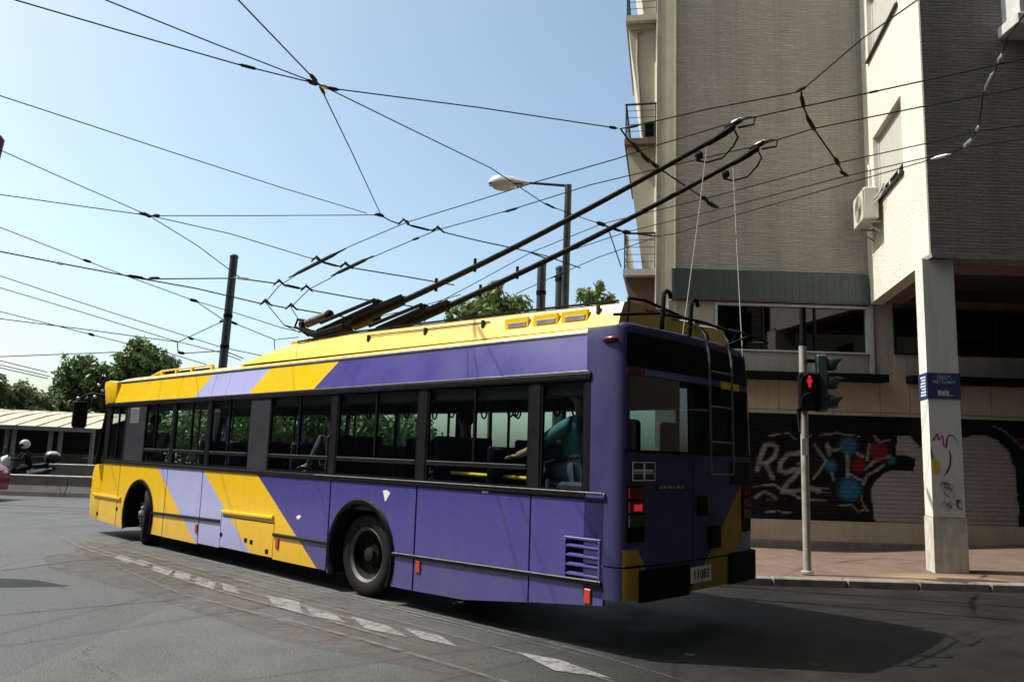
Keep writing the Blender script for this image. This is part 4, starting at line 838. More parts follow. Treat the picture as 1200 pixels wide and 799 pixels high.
# overhanging wing: white wall facing the street, dark brick front, soffit and beams
U0 = Vector((6.40, FRONT_Y, 0)); UD = Vector((.74, 3.7, 0)).normalized(); UN = Vector((-UD.y, UD.x, 0))
def LW(u, z, d=0.0): return U0 + UD * u + UN * d + Vector((0, 0, z))
def lwbox(mb, u0, u1, z0, z1, d0, d1):
    v = [LW(u, z, d) for z in (z0, z1) for u, d in ((u0, d0), (u1, d0), (u1, d1), (u0, d1))]
    return mb.add(v, [(0, 3, 2, 1), (4, 5, 6, 7), (0, 1, 5, 4), (1, 2, 6, 5), (2, 3, 7, 6), (3, 0, 4, 7)])
ZO = 4.81; UE = 3.775; wall = MB(); wins = [(1.15, 3.06, 6.63, 8.02), (1.12, 3.22, 9.70, 11.07), (1.12, 3.22, 12.77, 14.14)]
lwbox(wall, 0, UE, ZO, wins[0][2], -.25, 0); zl = wins[0][2]
for i, (a, b, z0, z1) in enumerate(wins):
    lwbox(wall, 0, a, z0, z1, -.25, 0); lwbox(wall, b, UE, z0, z1, -.25, 0); lwbox(wall, 0, UE, z1, wins[i + 1][2] if i < 2 else 20, -.25, 0)
bput(wall, 'stucco_wall', M['stucco'])
for a, b, z0, z1 in wins:
    f = MB(); lwbox(f, a, b, z1 - .05, z1 - .002, -.15, -.09); lwbox(f, a + .002, a + .05, z0, z1 - .05, -.15, -.09); lwbox(f, b - .05, b - .002, z0, z1 - .05, -.15, -.09); w = bput(f, 'window', M['frame'])
    bl = MB(); n = 18; zbt = z0 + .30
    for i in range(n): q = zbt + (z1 - .06 - zbt) * i / n; lwbox(bl, a + .05, b - .05, q, q + (z1 - .06 - zbt) / n - .004, -.135, -.108)
    sub(bl, 'blind', M['blind'], w); sub(lwbox(MB(), a + .05, b - .05, z0 + .03, zbt, -.145, -.14), 'pane', M['wglass'], w); sub(lwbox(MB(), a, b, z0, z1, -.20, -.19), 'room_backing', M['room'], w)  # last sheet stands in for the dim room, like the ribbon windows
    for q in (a + .7, a + 1.3): sub(lwbox(MB(), q - .03, q + .03, z0 + .03, zbt, -.138, -.11), 'mullion', M['frame'], w)
    sub(lwbox(MB(), a - .05, b + .02, z0 - .035, z0, -.15, .055), 'sill', M['dark'], w)
sub(MB().tube([LW(1.12, 6.6, .012), LW(1.12, 8.06, .012)], .012, 5), 'cable', M['satin'], bld)
bput(MB().prism([(6.390, FRONT_Y - .065), (34, FRONT_Y - .065), (34, FRONT_Y + .25), (6.453, FRONT_Y + .25)], lambda u, v, d: Vector((u, v, d)), ZO + .06, 24), 'brick_front', M['brickd']); bput(MB().box((6.392, FRONT_Y - .085, ZO), (34, FRONT_Y + .25, ZO + .06)), 'drip_ledge', M['plinth'])
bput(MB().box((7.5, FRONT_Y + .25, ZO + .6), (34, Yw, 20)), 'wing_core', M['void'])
bput(MB().box((6.66, FRONT_Y + .251, ZO + .002), (34, FRONT_Y + .95, ZO + .5)), 'beam', M['brown'])
bb = MB(); lwbox(bb, .96, UE - .05, ZO + .003, ZO + .5, -.62, -.251); bput(bb, 'beam', M['brown'])
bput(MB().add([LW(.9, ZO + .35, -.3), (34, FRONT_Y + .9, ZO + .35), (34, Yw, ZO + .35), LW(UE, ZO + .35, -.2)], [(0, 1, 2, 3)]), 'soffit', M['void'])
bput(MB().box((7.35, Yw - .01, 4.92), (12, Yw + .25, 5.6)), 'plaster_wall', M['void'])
bw = MB(); bw.box((7.62, FRONT_Y - .55, 8.42), (9.6, FRONT_Y + .01, 8.62), ch=.02); bay = bput(bw, 'balcony', M['frame']); sub(MB().box((7.70, FRONT_Y - .50, 8.62), (9.5, FRONT_Y, 9.3), ch=.01), 'parapet', M['frame'], bay)
# column with its sign and scrawls
cxl, cxr, cy = 6.30, 6.78, FRONT_Y + .03
def colbox(mb, x0, x1, z0, z1, e=0.0):
    b = .37; k = UD.x / UD.y; v = [(x0 - e, cy - e, z0), (x1 + e, cy - e, z0), (x1 + e + k * b, cy + b + e, z0), (x0 - e + k * b, cy + b + e, z0)]; v += [(a, b_, z1) for a, b_, _ in v]
    return mb.add(v, [(0, 3, 2, 1), (4, 5, 6, 7), (0, 1, 5, 4), (1, 2, 6, 5), (2, 3, 7, 6), (3, 0, 4, 7)])
col = bput(colbox(MB(), cxl, cxr, .905, ZO), 'column', M['colm']); sub(colbox(MB(), cxl, cxr, .02, .895, .012), 'column_base', M['colb'], col); sub(colbox(MB(), cxl, cxr, .894, .906, -.01), 'joint', M['ink'], col)
M['signb'] = mat('street_sign_blue', (.018, .035, .13), .4, var=.15); M['mag'] = mat('magenta_spray', (.34, .02, .20), .6); M['ylw'] = mat('yellow_spray', (.62, .42, .03), .6)
sg = MB(); sgn = sub(colbox(MB(), cxl, cxr, 2.655, 3.045, .012), 'street_sign', M['signb'], col)
FX = Matrix(((1, 0, 0, 0), (0, 0, 1, 0), (0, 1, 0, 0), (0, 0, 0, 1)))
def onfront(x, z, off=.014): return Matrix.Translation((x, cy - off, z)) @ Matrix(((1, 0, 0, 0), (0, 0, -1, 0), (0, 1, 0, 0), (0, 0, 0, 1)))
M['sgw'] = mat('sign_lettering', (.50, .52, .56), .5)
text_mesh('sign_lettering', 'ΟΔΟΣ', .075, M['sgw'], sgn, onfront(6.55, 2.975, .0135)); text_mesh('sign_lettering', 'ΜΕΤΣΟΒΟΥ', .062, M['sgw'], sgn, onfront(6.55, 2.905, .0135))
stk = MB()
for i in range(5): stk.box((6.445 + i * .035, cy - .0135, 2.70 + .004 * (i % 2)), (6.472 + i * .035, cy - .0121, 2.785 - .008 * (i % 3)))
stk.box((6.62, cy - .0135, 2.70), (6.68, cy - .0121, 2.712)); sub(stk, 'sticker', M['sgw'], sgn)
lines = MB()
for i in range(5): lines.box((6.43 + .02 * (i % 2), cy - .0133, 2.815 + i * .014), (6.66 - .03 * (i % 3), cy - .0121, 2.819 + i * .014))
sub(lines, 'sign_small_print', M['tealp'], sgn)
pz = MB()
for i in range(7): v = [(cxl - .0133 + UD.x / UD.y * q, cy + q, z) for z in (2.70 + i * .045, 2.725 + i * .045) for q in (.05, .32 - .04 * (i % 3))]; pz.add(v, [(0, 1, 3, 2)])
sub(pz, 'poster_print', M['white'], sgn)
def scrawl(pts, r, m, name='graffiti'):
    mb = MB(); n = len(pts)
    L_ = [Vector((p[0], p[1])) for p in pts]; vs = []
    for i in range(n):
        t = (L_[min(i + 1, n - 1)] - L_[max(i - 1, 0)]).normalized(); nn_ = Vector((-t.y, t.x)); w_ = r[i] if isinstance(r, list) else r
        for s_ in (-1, 1): q = L_[i] + nn_ * w_ * s_; vs.append((q.x, cy - .003, q.y))
    mb.add(vs, [(2 * i, 2 * i + 1, 2 * i + 3, 2 * i + 2) for i in range(n - 1)]); return sub(mb, name, m, col)
scrawl([(6.335, 2.02), (6.37, 2.06), (6.40, 2.12), (6.42, 2.13), (6.425, 2.03), (6.45, 2.06), (6.49, 2.11), (6.50, 1.98), (6.51, 1.94)], .012, M['mag']); scrawl([(6.535, 1.92), (6.55, 2.0), (6.56, 2.07), (6.59, 2.115), (6.65, 2.11), (6.69, 2.06), (6.70, 2.0)], [.014, .014, .013, .013, .009, .006, .003], M['mag'])
scrawl([(6.585, 1.89), (6.60, 1.80), (6.58, 1.66), (6.54, 1.57), (6.48, 1.51)], [.004, .011, .012, .011, .004], M['ink']); scrawl([(6.312, 1.92), (6.315, 1.84), (6.33, 1.76)], [.004, .01, .012], M['ink'])
MB_ = MB(); MB_.add([(6.312, cy - .004, 1.55), (6.40, cy - .004, 1.53), (6.43, cy - .004, 1.60), (6.43, cy - .004, 1.68), (6.39, cy - .004, 1.74), (6.312, cy - .004, 1.76)], [(0, 1, 2, 3, 4, 5)]); sub(MB_, 'graffiti', M['ylw'], col); scrawl([(6.33, 1.70), (6.38, 1.71), (6.425, 1.675)], .008, M['ink'])
rr = random.Random(8); tri = [(6.37, 1.36)]; cur = Vector((6.45, 1.25)); pts = []
for i in range(230):
    a = rr.random() * 6.28; nx = cur + Vector((math.cos(a), math.sin(a))) * (.02 + .035 * rr.random()); nx.x = min(6.74, max(6.37, nx.x)); nx.y = min(1.42 - .25 * abs(nx.x - 6.48), max(1.02 + .3 * max(0, 6.5 - nx.x), nx.y)); pts.append(nx.copy()); cur = nx
tb = MB()
for i in range(len(pts) - 1):
    a, b = pts[i], pts[i + 1]; t = (b - a); nn_ = Vector((-t.y, t.x)).normalized() * .0016; tb.add([(q.x, cy - .003, q.y) for q in (a - nn_, b - nn_, b + nn_, a + nn_)], [(0, 1, 2, 3)])
o = sub(tb, 'graffiti_scribble', M['ink'], col); o['kind'] = 'stuff'
# balconies on the side street
A0 = Vector((2.86, Yw + .04, 0)); AD = UD; AN = UN
def SB(a, b, z): return A0 + AD * a + AN * b + Vector((0, 0, z))
def sbox(mb, a0, a1, b0, b1, z0, z1, bt=None):
    bt = b1 if bt is None else bt
    v = [SB(a0, b0, z0), SB(a1, b0, z0), SB(a1, b1, z0), SB(a0, b1, z0), SB(a0, b0, z1), SB(a1, b0, z1), SB(a1, bt, z1), SB(a0, bt, z1)]
    return mb.add(v, [(0, 3, 2, 1), (4, 5, 6, 7), (0, 1, 5, 4), (1, 2, 6, 5), (2, 3, 7, 6), (3, 0, 4, 7)])
sl = MB(); sbox(sl, .0, 6, -.4, 0, 0, 21.5); bput(sl, 'side_wall', M['cream'])
levels = [5.32, 8.11, 10.86, 13.5]
for i, z in enumerate(levels):
    b = MB(); sbox(b, .02, 3.6, .001, .66, z - .02, z + .11); bo = bput(b, 'balcony', M['frame'] if i == 0 else M['brown'] if i == 1 else M['cream'])
    fin = MB(); zp = levels[i - 1] + .11 if i else 4.0
    sbox(fin, .22, 3.4, .002, .27 if i else .36, zp, z - .022, .62); sub(fin, 'tapered_fin', M['cream'] if i else M['brown'], bo)
    if i: sub(sbox(MB(), .16, .222, .002, .60, z - .12, z - .03), 'fin_cap', M['cream'], bo)
    rl = MB(); zt = z + .86
    for q in (.03, .30): pass
    for a, b_ in ((.05, .02), (.05, .63), (3.5, .63)): rl.tube([SB(a, b_, z + .11), SB(a, b_, zt)], .014, 6)
    for k in range(4): zq = z + .27 + k * .15; rl.tube([SB(.05, .02, zq), SB(.05, .63, zq), SB(3.5, .63, zq)], .007, 5)
    rl.bar(SB(.05, 0, zt), SB(.05, .65, zt), .04, .03); rl.bar(SB(.05, .63, zt), SB(3.5, .63, zt), .04, .03); sub(rl, 'railing', M['dark'], bo)
    if i == 0:
        ps = MB(); sbox(ps, .06, 3.3, .56, .60, z + .13, zt - .04); sub(ps, 'privacy_screen', M['frame'], bo)
    if i == 1: sub(sbox(MB(), .10, .36, .03, .28, z + .12, z + .50), 'air_unit', M['strip'], bo); sub(sbox(MB(), .085, .098, .06, .24, z + .16, z + .46), 'fan_grille', M['under'], bo)
    if i == 2: sub(MB().tube([SB(.20, .30, z - .2), SB(.20, .42, z - .2), SB(.20, .42, z - .9), SB(.20, .30, zp + .1)], .02, 6), 'drain_pipe', M['plaster'], bo)
# air conditioner on the white wall
ac = empty('air_conditioner', LW(2.9, 6.20, 0), math.atan2(UD.y, UD.x), 'pale outdoor air conditioner bracketed to the white wall below the window', 'air conditioner')
M['acw'] = mat('ac_casing', (.55, .54, .48), .5, var=.1)
MB().box((-.42, .08, .02), (.44, .345, .63), ch=.02).build('casing', M['acw'], ac)
gr = MB()
for i in range(9): gr.tube([(.02 + (.04 + i * .025) * math.cos(a), .352, .325 + (.04 + i * .025) * math.sin(a)) for a in [2 * math.pi * k / 24 for k in range(25)]], .004, 4)
gr.build('fan_grille', M['strip'], ac)['kind'] = 'stuff'; MB().box((-.415, .3465, .06), (-.30, .350, .59)).build('side_cover', M['plaster'], ac); MB().lathe([(0, .3465), (.255, .3465), (.265, .349)], (.02, 0, .325), (0, 1, 0), 24).build('fan_opening', M['strip'], ac)
for q in (-.3, .3): MB().bar((q, 0, -.02), (q, .36, -.02), .03).bar((q, .0, -.24), (q, .30, -.03), .02).build('bracket', M['steel'], ac)
mb = MB(); mb.tube([(-.30, .2, .35), (-.55, .10, .45), (-.62, .03, .62)], .016, 6); mb.tube([(-.30, .2, .28), (-.6, .12, .34), (-.72, .03, .5)], .012, 6); mb.tube([(.38, .05, .7), (.40, .03, 1.25), (.46, .03, 1.36), (.55, .02, 1.30), (.55, .02, .4)], .025, 6); mb.build('pipes', M['acw'], ac)
bpy.context.view_layer.update()

# ---------------------------------------------------------------- traffic signals
tl = empty('traffic_light', (4.225, 11.4, .12), 0, 'slim grey signal pole with a lit red pedestrian lamp and a dark green vehicle signal', 'traffic light')
MB().lathe([(.0, 0), (.085, 0), (.085, .02), (.054, .03), (.054, 3.19), (.0, 3.19)], (0, 0, 0), (0, 0, 1), 16).build('pole', mat('galvanised_pole', (.34, .31, .28), .5, .3, var=.2, vscale=7, streak=.5), tl, True)
MB().tube([(.01, 0, 3.19), (.01, 0, 3.76)], [.05, .045], 10).build('mast_top', M['black'], tl, True)
M['sig'] = mat('signal_green', (.028, .055, .045), .4, var=.2)
def head(name, n, center, rz, sz, visor, mat_, lit=None):
    h = bpy.data.objects.new(name, None); COL.objects.link(h); h.parent = tl; h.location = center; h.rotation_euler = (0, 0, rz)   # faces +x
    MB().box((-.16, -sz * .55, 0), (.0, sz * .55, n * sz), ch=.03).build('housing', mat_, h)
    for i in range(n):
        zc = sz * (i + .5); r = sz * .40
        MB().lathe([(0, .012), (r * .9, .008), (r, 0)], (0, 0, zc), (1, 0, 0), 20).build('lens', M['ink'], h, True)
        vz = MB(); N = 16; vs = []
        for k in range(N + 1):
            a = math.pi * (-.22 + 1.44 * k / N); 
            for xx_, rr_ in ((0, r * 1.08), (visor * (.55 + .45 * max(0, math.sin(a))), r * 1.02)): vs.append((xx_, rr_ * math.cos(a), zc + rr_ * math.sin(a) - xx_ * .08))
        vz.add(vs, [(2 * k, 2 * k + 1, 2 * k + 3, 2 * k + 2) for k in range(N)]); vo = vz.build('visor', mat_, h, True); so2 = vo.modifiers.new('thick', 'SOLIDIFY'); so2.thickness = .006
    return h
veh = head('vehicle_signal', 3, (.345, .04, 2.25), R_(-10), .275, .24, M['sig'])
ped = head('pedestrian_signal', 2, (.025, -.17, 2.25), R_(-106), .275, .10, M['black'])
RM = emit('red_man_light', (1, .02, .05), .35, (.25, .01, .02)); mn = MB(); mn.sphere((.014, 0, .275 * 1.5 + .062), (.004, .022, .022), 8, 6); mn.prism([(-.032, .035), (.032, .035), (.036, -.01), (.02, -.02), (.014, -.085), (-.014, -.085), (-.02, -.02), (-.036, -.01)], lambda u, v, d: Vector((d, u, .275 * 1.5 + v)), .012, .017); mn.build('red_man', RM, ped)
for z in (2.32, 2.98): MB().bar((0, 0, z), (.18, .03, z), .05, .05).bar((0, 0, z - .02), (.05, -.06, z - .02), .05, .05).build('bracket', M['black'], tl)
MB().prism([(0, 0), (.02, .3), (-.03, .34)], lambda u, v, d: Vector((-.075 + u, d, 1.95 + v * 1.0)), -.02, .02).build('torn_poster', M['satin'], tl); MB().box((-.062, -.066, 1.62), (.02, -.064, 1.86)).build('sticker', M['frame'], tl)

# ---------------------------------------------------------------- overhead wires
ZW = 5.7
def wire(pts, label, name='span_wire', z=ZW, r=1.0, cat='overhead wire', ins=(), grp=None, sag=0.0):
    """pts: photo pixels, each taken on the plane of the wire's own height (z may be one number or one per point)"""
    zs = z if isinstance(z, (list, tuple)) else [z] * len(pts)
    P = [atz(px, py, zz) for (px, py), zz in zip(pts, zs)]
    off = lambda q: q[0] <= 0 or q[1] <= 0 or q[0] >= 1200
    if off(pts[0]): P.insert(0, P[0] + (P[0] - P[1]).normalized() * 14)       # the run goes on past the frame
    if off(pts[-1]): P.append(P[-1] + (P[-1] - P[-2]).normalized() * 14)
    Q = []
    for a, b in zip(P, P[1:]):
        n = 8
        for i in range(n): f = i / n; Q.append(a.lerp(b, f) - Vector((0, 0, sag * 4 * f * (1 - f))))
    Q.append(P[-1])
    rad = [max(.0075, .00052 * (q - CAM).length) * r for q in Q]
    o = MB().tube(Q, rad, 6).build(name, M['wire'], None, True); o['label'] = label; o['category'] = cat
    if grp: o['group'] = grp
    for i, t in enumerate(ins):
        (ax, ay), (bx_, by_) = t[0], t[1]; w = 1.45 * (t[2] if len(t) > 2 else 2.0); za = t[3] if len(t) > 3 else zs[0]
        a = atz(ax, ay, za); b = atz(bx_, by_, za); m_ = (a + b) / 2; k = w * .00058 * (m_ - CAM).length; d = (b - a)
        prof = [a - d * .15, a, a + d * .12, a + d * .5, a + d * .88, b, b + d * .15]
        MB().tube(prof, [k * .35, k * .5, k, k * 1.05, k, k * .5, k * .35], 8).build('insulator', M['alu'] if (len(t) > 4) else M['insul'], o, True)
    return o
CW = 'contact wires for the trolley poles'
# running wires above the bus
wire([(1200, 69), (1079, 95.7), (1023, 108), (939, 125.5), (868, 141), (771, 170), (720, 187), (629, 213), (560, 235), (482, 259), (471, 263), (421, 284), (396, 295), (362, 313), (327, 335), (311, 354)], 'contact wire touched by the farther of the two bus poles, curving left', 'contact_wire', 5.66, 1.1, ins=[((345, 322), (396, 296), 2.6, 5.66), ((1018, 109), (1030, 106.5), 1.6, 5.66)], grp=CW)
wire([(1200, 102.7), (1082, 125), (987, 144), (953, 151), (891, 170), (770, 198), (691, 217), (600, 245.5), (520, 267.5), (511, 270), (487, 280), (435, 302), (405, 314), (389, 325), (362, 339), (341, 360)], 'contact wire touched by the nearer of the two bus poles, curving left', 'contact_wire', 5.76, 1.1, ins=[((393, 321), (431, 303), 2.6, 5.76), ((592, 248), (606, 244), 2, 5.76), ((484, 281), (491, 278.5), 1.8, 5.76)], grp=CW)
wire([(1200, 146.8), (1147, 153.7), (1082, 169), (982, 191), (920, 208), (825, 233), (705, 262.5), (622, 296), (560, 330), (503, 360)], 'contact wire of the second pair, passing just above the street lamp pole bracket', 'contact_wire', 5.7, 1.0, grp=CW)
wire([(1200, 163), (1136, 172), (1085, 185), (989, 207), (880, 235.5), (840, 246), (790, 258), (734, 272), (647, 301), (600, 326), (570, 341)], 'contact wire of the second pair, lower of the two across the brick wall', 'contact_wire', 5.7, 1.0, ins=[((582, 335), (618, 318), 1.8)], grp=CW)
wire([(1088, 188), (1000, 213), (880, 247), (790, 274), (777, 276)], 'thin span wire crossing low over the grey brick wall')
wire([(766, 279), (700, 302), (640, 328), (605, 344)], 'span wire running down behind the street lamp from the balconies', ins=[((648, 325), (662, 319), 1.5)])
# the chain of hangers on the dark wing
wire([(1092, 187), (1114, 181), (1135, 168), (1147, 151), (1152, 110), (1172, 72), (1180, 45), (1200, 18)], 'hanger chain with pale insulators in front of the dark wing', ins=[((1094, 186), (1112, 181.5), 2.2, ZW, 1), ((1130, 172), (1140, 163), 2.6, ZW, 1), ((1145, 153), (1148, 148), 2.6, ZW, 1), ((1155, 104), (1164, 86), 2.6, ZW, 1), ((1170, 72), (1176, 63), 2.6, ZW, 1)])
wire([(1080, -3), (1010, 46), (941, 105), (933, 108.5), (830, 128), (735, 149.5), (727, 151)], 'span wire slanting down across the white wall to the brick wall', ins=[((934, 107), (944, 102), 2.6), ((733, 150), (748, 147), 2.2)])
wire([(939, 108), (941, 125), (953, 150), (981, 190), (990, 206)], 'crossing hanger rod in front of the grey brick wall, right of the pole heads', 'hanger_rod', ZW, 1.4, ins=[((939, 113), (942, 126), 2.8), ((946, 138), (955, 153), 2.8), ((979, 186), (983, 193), 2.8), ((985, 201), (993, 206), 2.2)])
wire([(727, 151), (737, 165), (746, 174), (772, 197), (800, 216), (826, 233.5), (842, 243)], 'crossing hanger rod passing under the bus poles beside the balconies', 'hanger_rod', ZW, 1.5, ins=[((741, 168), (750, 178), 3.2), ((752, 181), (760, 190), 2.6), ((764, 191), (776, 200), 3), ((823, 231), (829, 235), 3), ((829, 237), (840, 243), 3)])
# the knot high in the sky
KN = (374, 99)
wire([(10, -2), (140, 36), (278, 75.5), (302, 81.5), KN], 'lowest of the three wires reaching the knot from upper left', ins=[((281, 76), (300, 81), 2.2), ((362, 96), (372, 99), 3)])
wire([(118, -2), (250, 51), KN], 'middle one of the three wires reaching the knot from upper left', ins=[((360, 94), (370, 98), 2.4)])
wire([(277, -2), (325, 48), KN], 'steep short wire reaching the sky knot from the top', ins=[((364, 88), (371, 96), 2.8), ((376, 100), (384, 104), 3, ZW, 1)])
wire([KN, (390, 104), (560, 126), (700, 147), (724, 150.5)], 'wire from the sky knot rightward to the top balcony', ins=[((384, 103), (396, 105.5), 2.6), ((714, 149), (722, 150.5), 2.2)])
wire([KN, (470, 146), (575, 197), (640, 240), (690, 258), (703, 262), (734, 272), (766, 277), (776, 277)], 'wire from the sky knot sloping down behind the street lamp head', ins=[((640, 239), (650, 244), 1.6), ((700, 261), (709, 264), 3), ((712, 266), (728, 271), 2), ((730, 271.5), (738, 272.5), 3.2), ((740, 273), (766, 276.5), 1.3)])
wire([KN, (382, 116), (412, 178), (446, 251)], 'short wire dropping from the sky knot to the curve hangers', ins=[((375, 101), (380, 110), 2.4)])
# left sky
N2 = (174, 252.5)
wire([(-4, 111), (200, 178), (330, 220), (430, 250)], 'long lone wire across the empty left sky')
wire([(-2, 175), (90, 216), N2, (230, 287), (281, 325)], 'wire slanting from the red panel down to the dark pole', ins=[((168, 250), (176, 254), 2.4)])
wire([(-4, 227.5), (90, 241), N2, (270, 274), (352, 299), (365, 303)], 'wire entering at left edge below the red panel, dipping toward the hangers', ins=[((164, 250), (172, 252), 2)])
wire([N2, (185, 253), (310, 252.8), (438, 252)], 'level wire linking two knots across the left sky', ins=[((180, 252.6), (187, 253), 2.4)])
wire([(438, 252), (447, 253), (458, 259), (467, 262), (472, 258), (478, 259), (480, 264), (506, 270), (511, 267), (517, 270), (523, 273), (560, 282), (607, 292), (640, 300), (680, 314)], 'topmost curve hanger and its wire passing behind both bus poles', 'curve_hanger', ZW, 1.5, ins=[((441, 251), (449, 253), 2.6), ((480, 264), (504, 270), 1.7), ((467, 263.0), (473, 257.0), 1.3), ((473, 257.0), (480, 264.0), 1.4), ((507, 271.5), (513, 265.5), 1.3), ((513, 265.5), (520, 272.5), 1.4)])
wire([(365, 303), (371, 303), (375, 307), (398, 312), (403, 309), (409, 312), (413, 314), (480, 325), (532, 334)], 'second curve hanger over the bus roof', 'curve_hanger', ZW, 1.5, ins=[((377, 307), (396, 312), 1.7), ((365, 306.5), (371, 300.5), 1.3), ((371, 300.5), (378, 307.5), 1.4), ((399, 313.5), (405, 307.5), 1.3), ((405, 307.5), (412, 314.5), 1.4)])
wire([(-4, 294), (70, 308.5), (153, 324), (167, 327), (283, 326), (293, 328), (322, 332), (327, 330), (334, 334), (353, 338), (358, 336), (364, 339), (370, 341), (420, 350), (490, 360)], 'third curve hanger with its wire entering from the left edge', 'curve_hanger', ZW, 1.5, ins=[((66, 307.5), (74, 309.5), 2, ZW, 1), ((150, 323), (168, 326), 2.2), ((176, 325.5), (186, 325.5), 1.6), ((277, 325.5), (293, 327.5), 2, ZW, 1), ((334, 334), (352, 338), 1.9), ((321, 334.0), (327, 328.0), 1.3), ((327, 328.0), (334, 335.0), 1.4), ((353, 340.5), (359, 334.5), 1.3), ((359, 334.5), (366, 341.5), 1.4)])
wire([(-4, 265), (102, 306), (147, 323), (227, 352), (280, 368), (330, 384), (352, 389)], 'wire descending from the left edge to the pole bases', ins=[((98, 304.5), (106, 307), 1.8), ((223, 351), (231, 353), 2.2)])
wire([(157, 325), (230, 338), (307, 356), (311, 353), (316, 357), (336, 361), (341, 358), (347, 362), (375, 367), (420, 374)], 'lowest curve hanger close above the bus roof', 'curve_hanger', ZW, 1.5, ins=[((305, 357.0), (311, 351.0), 1.3), ((311, 351.0), (318, 358.0), 1.4), ((335, 362.0), (341, 356.0), 1.3), ((341, 356.0), (348, 363.0), 1.4)])
wire([(311, 354), (333, 381), (352, 390)], 'steep drop wire left of the pole bases'); wire([(341, 360), (357, 386), (362, 390)], 'steep drop wire right beside the pole bases')
wire([(333, 381), (352, 386), (372, 388)], 'short wire joining the two drop wires above the roof', 'span_wire', ZW, 1.6)
wire([(-4, 322), (130, 366), (260, 407), (313, 418)], 'upper of three parallel wires low on the left', ins=[((222, 396), (226, 397.5), 1.8)])
wire([(-4, 336), (100, 367), (200, 398), (258, 413), (282, 422)], 'middle of three parallel wires low on the left')
wire([(-4, 364), (107, 392), (150, 403), (192, 412), (245, 428)], 'lowest of three parallel wires, dipping behind the tree tops', ins=[((104, 391), (110, 393), 1.8)])
wire([(-4, 373), (100, 386), (203, 400), (208, 401), (262, 376)], 'faint wire rising to the dark pole from the left', ins=[((258, 377), (264, 375), 2)])
wire([(208, 402), (208.5, 411), (213, 414), (263, 411), (285, 420)], 'little stirrup hanger left of the dark pole', 'hanger_rod', ZW, 1.2, ins=[((209, 413), (216, 414), 2)])
wire([(228, 352), (262, 375), (273, 378), (322, 398), (350, 395)], 'wire knotted to the middle of the dark pole', ins=[((268, 376), (278, 380), 2)]); wire([(321.5, 398), (322, 410)], 'tiny drop wire right of the dark pole')
wire([(-4, 418), (60, 415.5), (140, 412.5)], 'level faint wire above the left tree', z=6.2); wire([(-4, 421.5), (55, 436)], 'upper faint wire at far left above the trees', z=6.2); wire([(-4, 426.5), (58, 441)], 'middle faint wire at far left above the trees', z=6.2); wire([(-4, 430), (56, 443.5)], 'lowest faint wire at far left above the trees', z=6.2)
wire([(540, 345), (500, 357), (470, 365), (440, 372)], 'thin wire low behind the poles above the roof'); wire([(502, 361), (507, 357), (512, 361), (528, 365)], 'small hanger hook behind the nearer bus pole', 'hanger_rod', ZW, 1.6); wire([(511, 361), (500, 374), (492, 382)], 'short drop wire behind the nearer bus pole')
wire([(622, 296), (627, 298), (640, 303), (647, 299)], 'small bracket hanger left of the street lamp', 'hanger_rod', ZW, 1.8)

# ---------------------------------------------------------------- poles and street lamp
def pole(px_t, py_t, Y, r, label, name='trolley_mast', bands=(), lean=0.0):
    t = at(px_t, py_t, Y); e = empty(name, (t.x - lean * t.z, Y, 0), 0, label, 'pole')
    MB().tube([(0, 0, 0), (0, 0, .02), (lean * t.z, 0, t.z)], [r * 1.15, r * 1.12, r], 14).build('shaft', M['green'], e, True)
    MB().lathe([(0, t.z + .06), (r * .6, t.z + .05), (r * 1.08, t.z), (r * 1.08, t.z - .06), (r * .98, t.z - .06)], (lean * t.z, 0, 0), (0, 0, 1), 14).build('cap', M['green'], e, True)
    for z in bands: MB().lathe([(r * .9, z - .05), (r * 1.14, z - .05), (r * 1.14, z + .05), (r * .9, z + .05)], (lean * z, 0, 0), (0, 0, 1), 14).build('clamp', M['black'], e, True)
    return e, t
pole(274.5, 300, 24, .12, 'leaning dark green mast rising behind the front half of the bus', bands=(4.6, 5.55), lean=.022)
pole(635, 308, 20, .115, 'left of the two short dark masts behind the rear roof', bands=(5.75, 5.2)); pole(657, 314, 20.4, .125, 'right of the two short dark masts, beside the street lamp pole', bands=(6.2,))
t = at(666.5, 217, 19); lampo = empty('street_lamp', (t.x - .06, 19, 0), 0, 'street lamp with a grey oval head on a thin arm reaching left', 'street lamp')
MB().tube([(0, 0, 0), (.05, 0, t.z)], [.11, .085], 14).build('post', M['green'], lampo, True); h = at(620, 214.5, 19); hx = h.x - t.x + .06
MB().tube([(.05, 0, t.z - .07), (.03, 0, t.z - .02), (hx, 0, h.z)], [.035, .035, .03], 8).build('arm', M['green'], lampo, True)
e1 = at(572, 216, 19); L_ = hx - (e1.x - t.x + .06)
hd = MB(); prof = [(0, .045), (.06, .06), (.2, .085), (.42, .14), (.66, .175), (.86, .15), (.96, .09), (1.0, .0)]
vs = []; N = 14
for f, rr_ in prof:
    for k in range(N):
        a = 2 * math.pi * k / N; q = rr_ * L_ / .9; vs.append((hx - f * L_, q * 1.0 * math.cos(a), h.z - .02 - f * .03 + q * (1.15 if math.sin(a) > 0 else .55) * math.sin(a)))
hd.add(vs, [(i * N + k, i * N + (k + 1) % N, (i + 1) * N + (k + 1) % N, (i + 1) * N + k) for i in range(len(prof) - 1) for k in range(N)] + [tuple(range(N))]); hd.build('lamp_head', M['lamp'], lampo, True)
MB().sphere((hx - L_ * .62, 0, h.z - .10), (L_ * .30, .15, .125), 14, 8).build('lamp_glass', M['lens'], lampo, True); MB().box((hx - L_ * .98, -.14, h.z - .075), (hx - L_ * .15, .14, h.z - .05), ch=.02).build('rim', M['dark'], lampo)
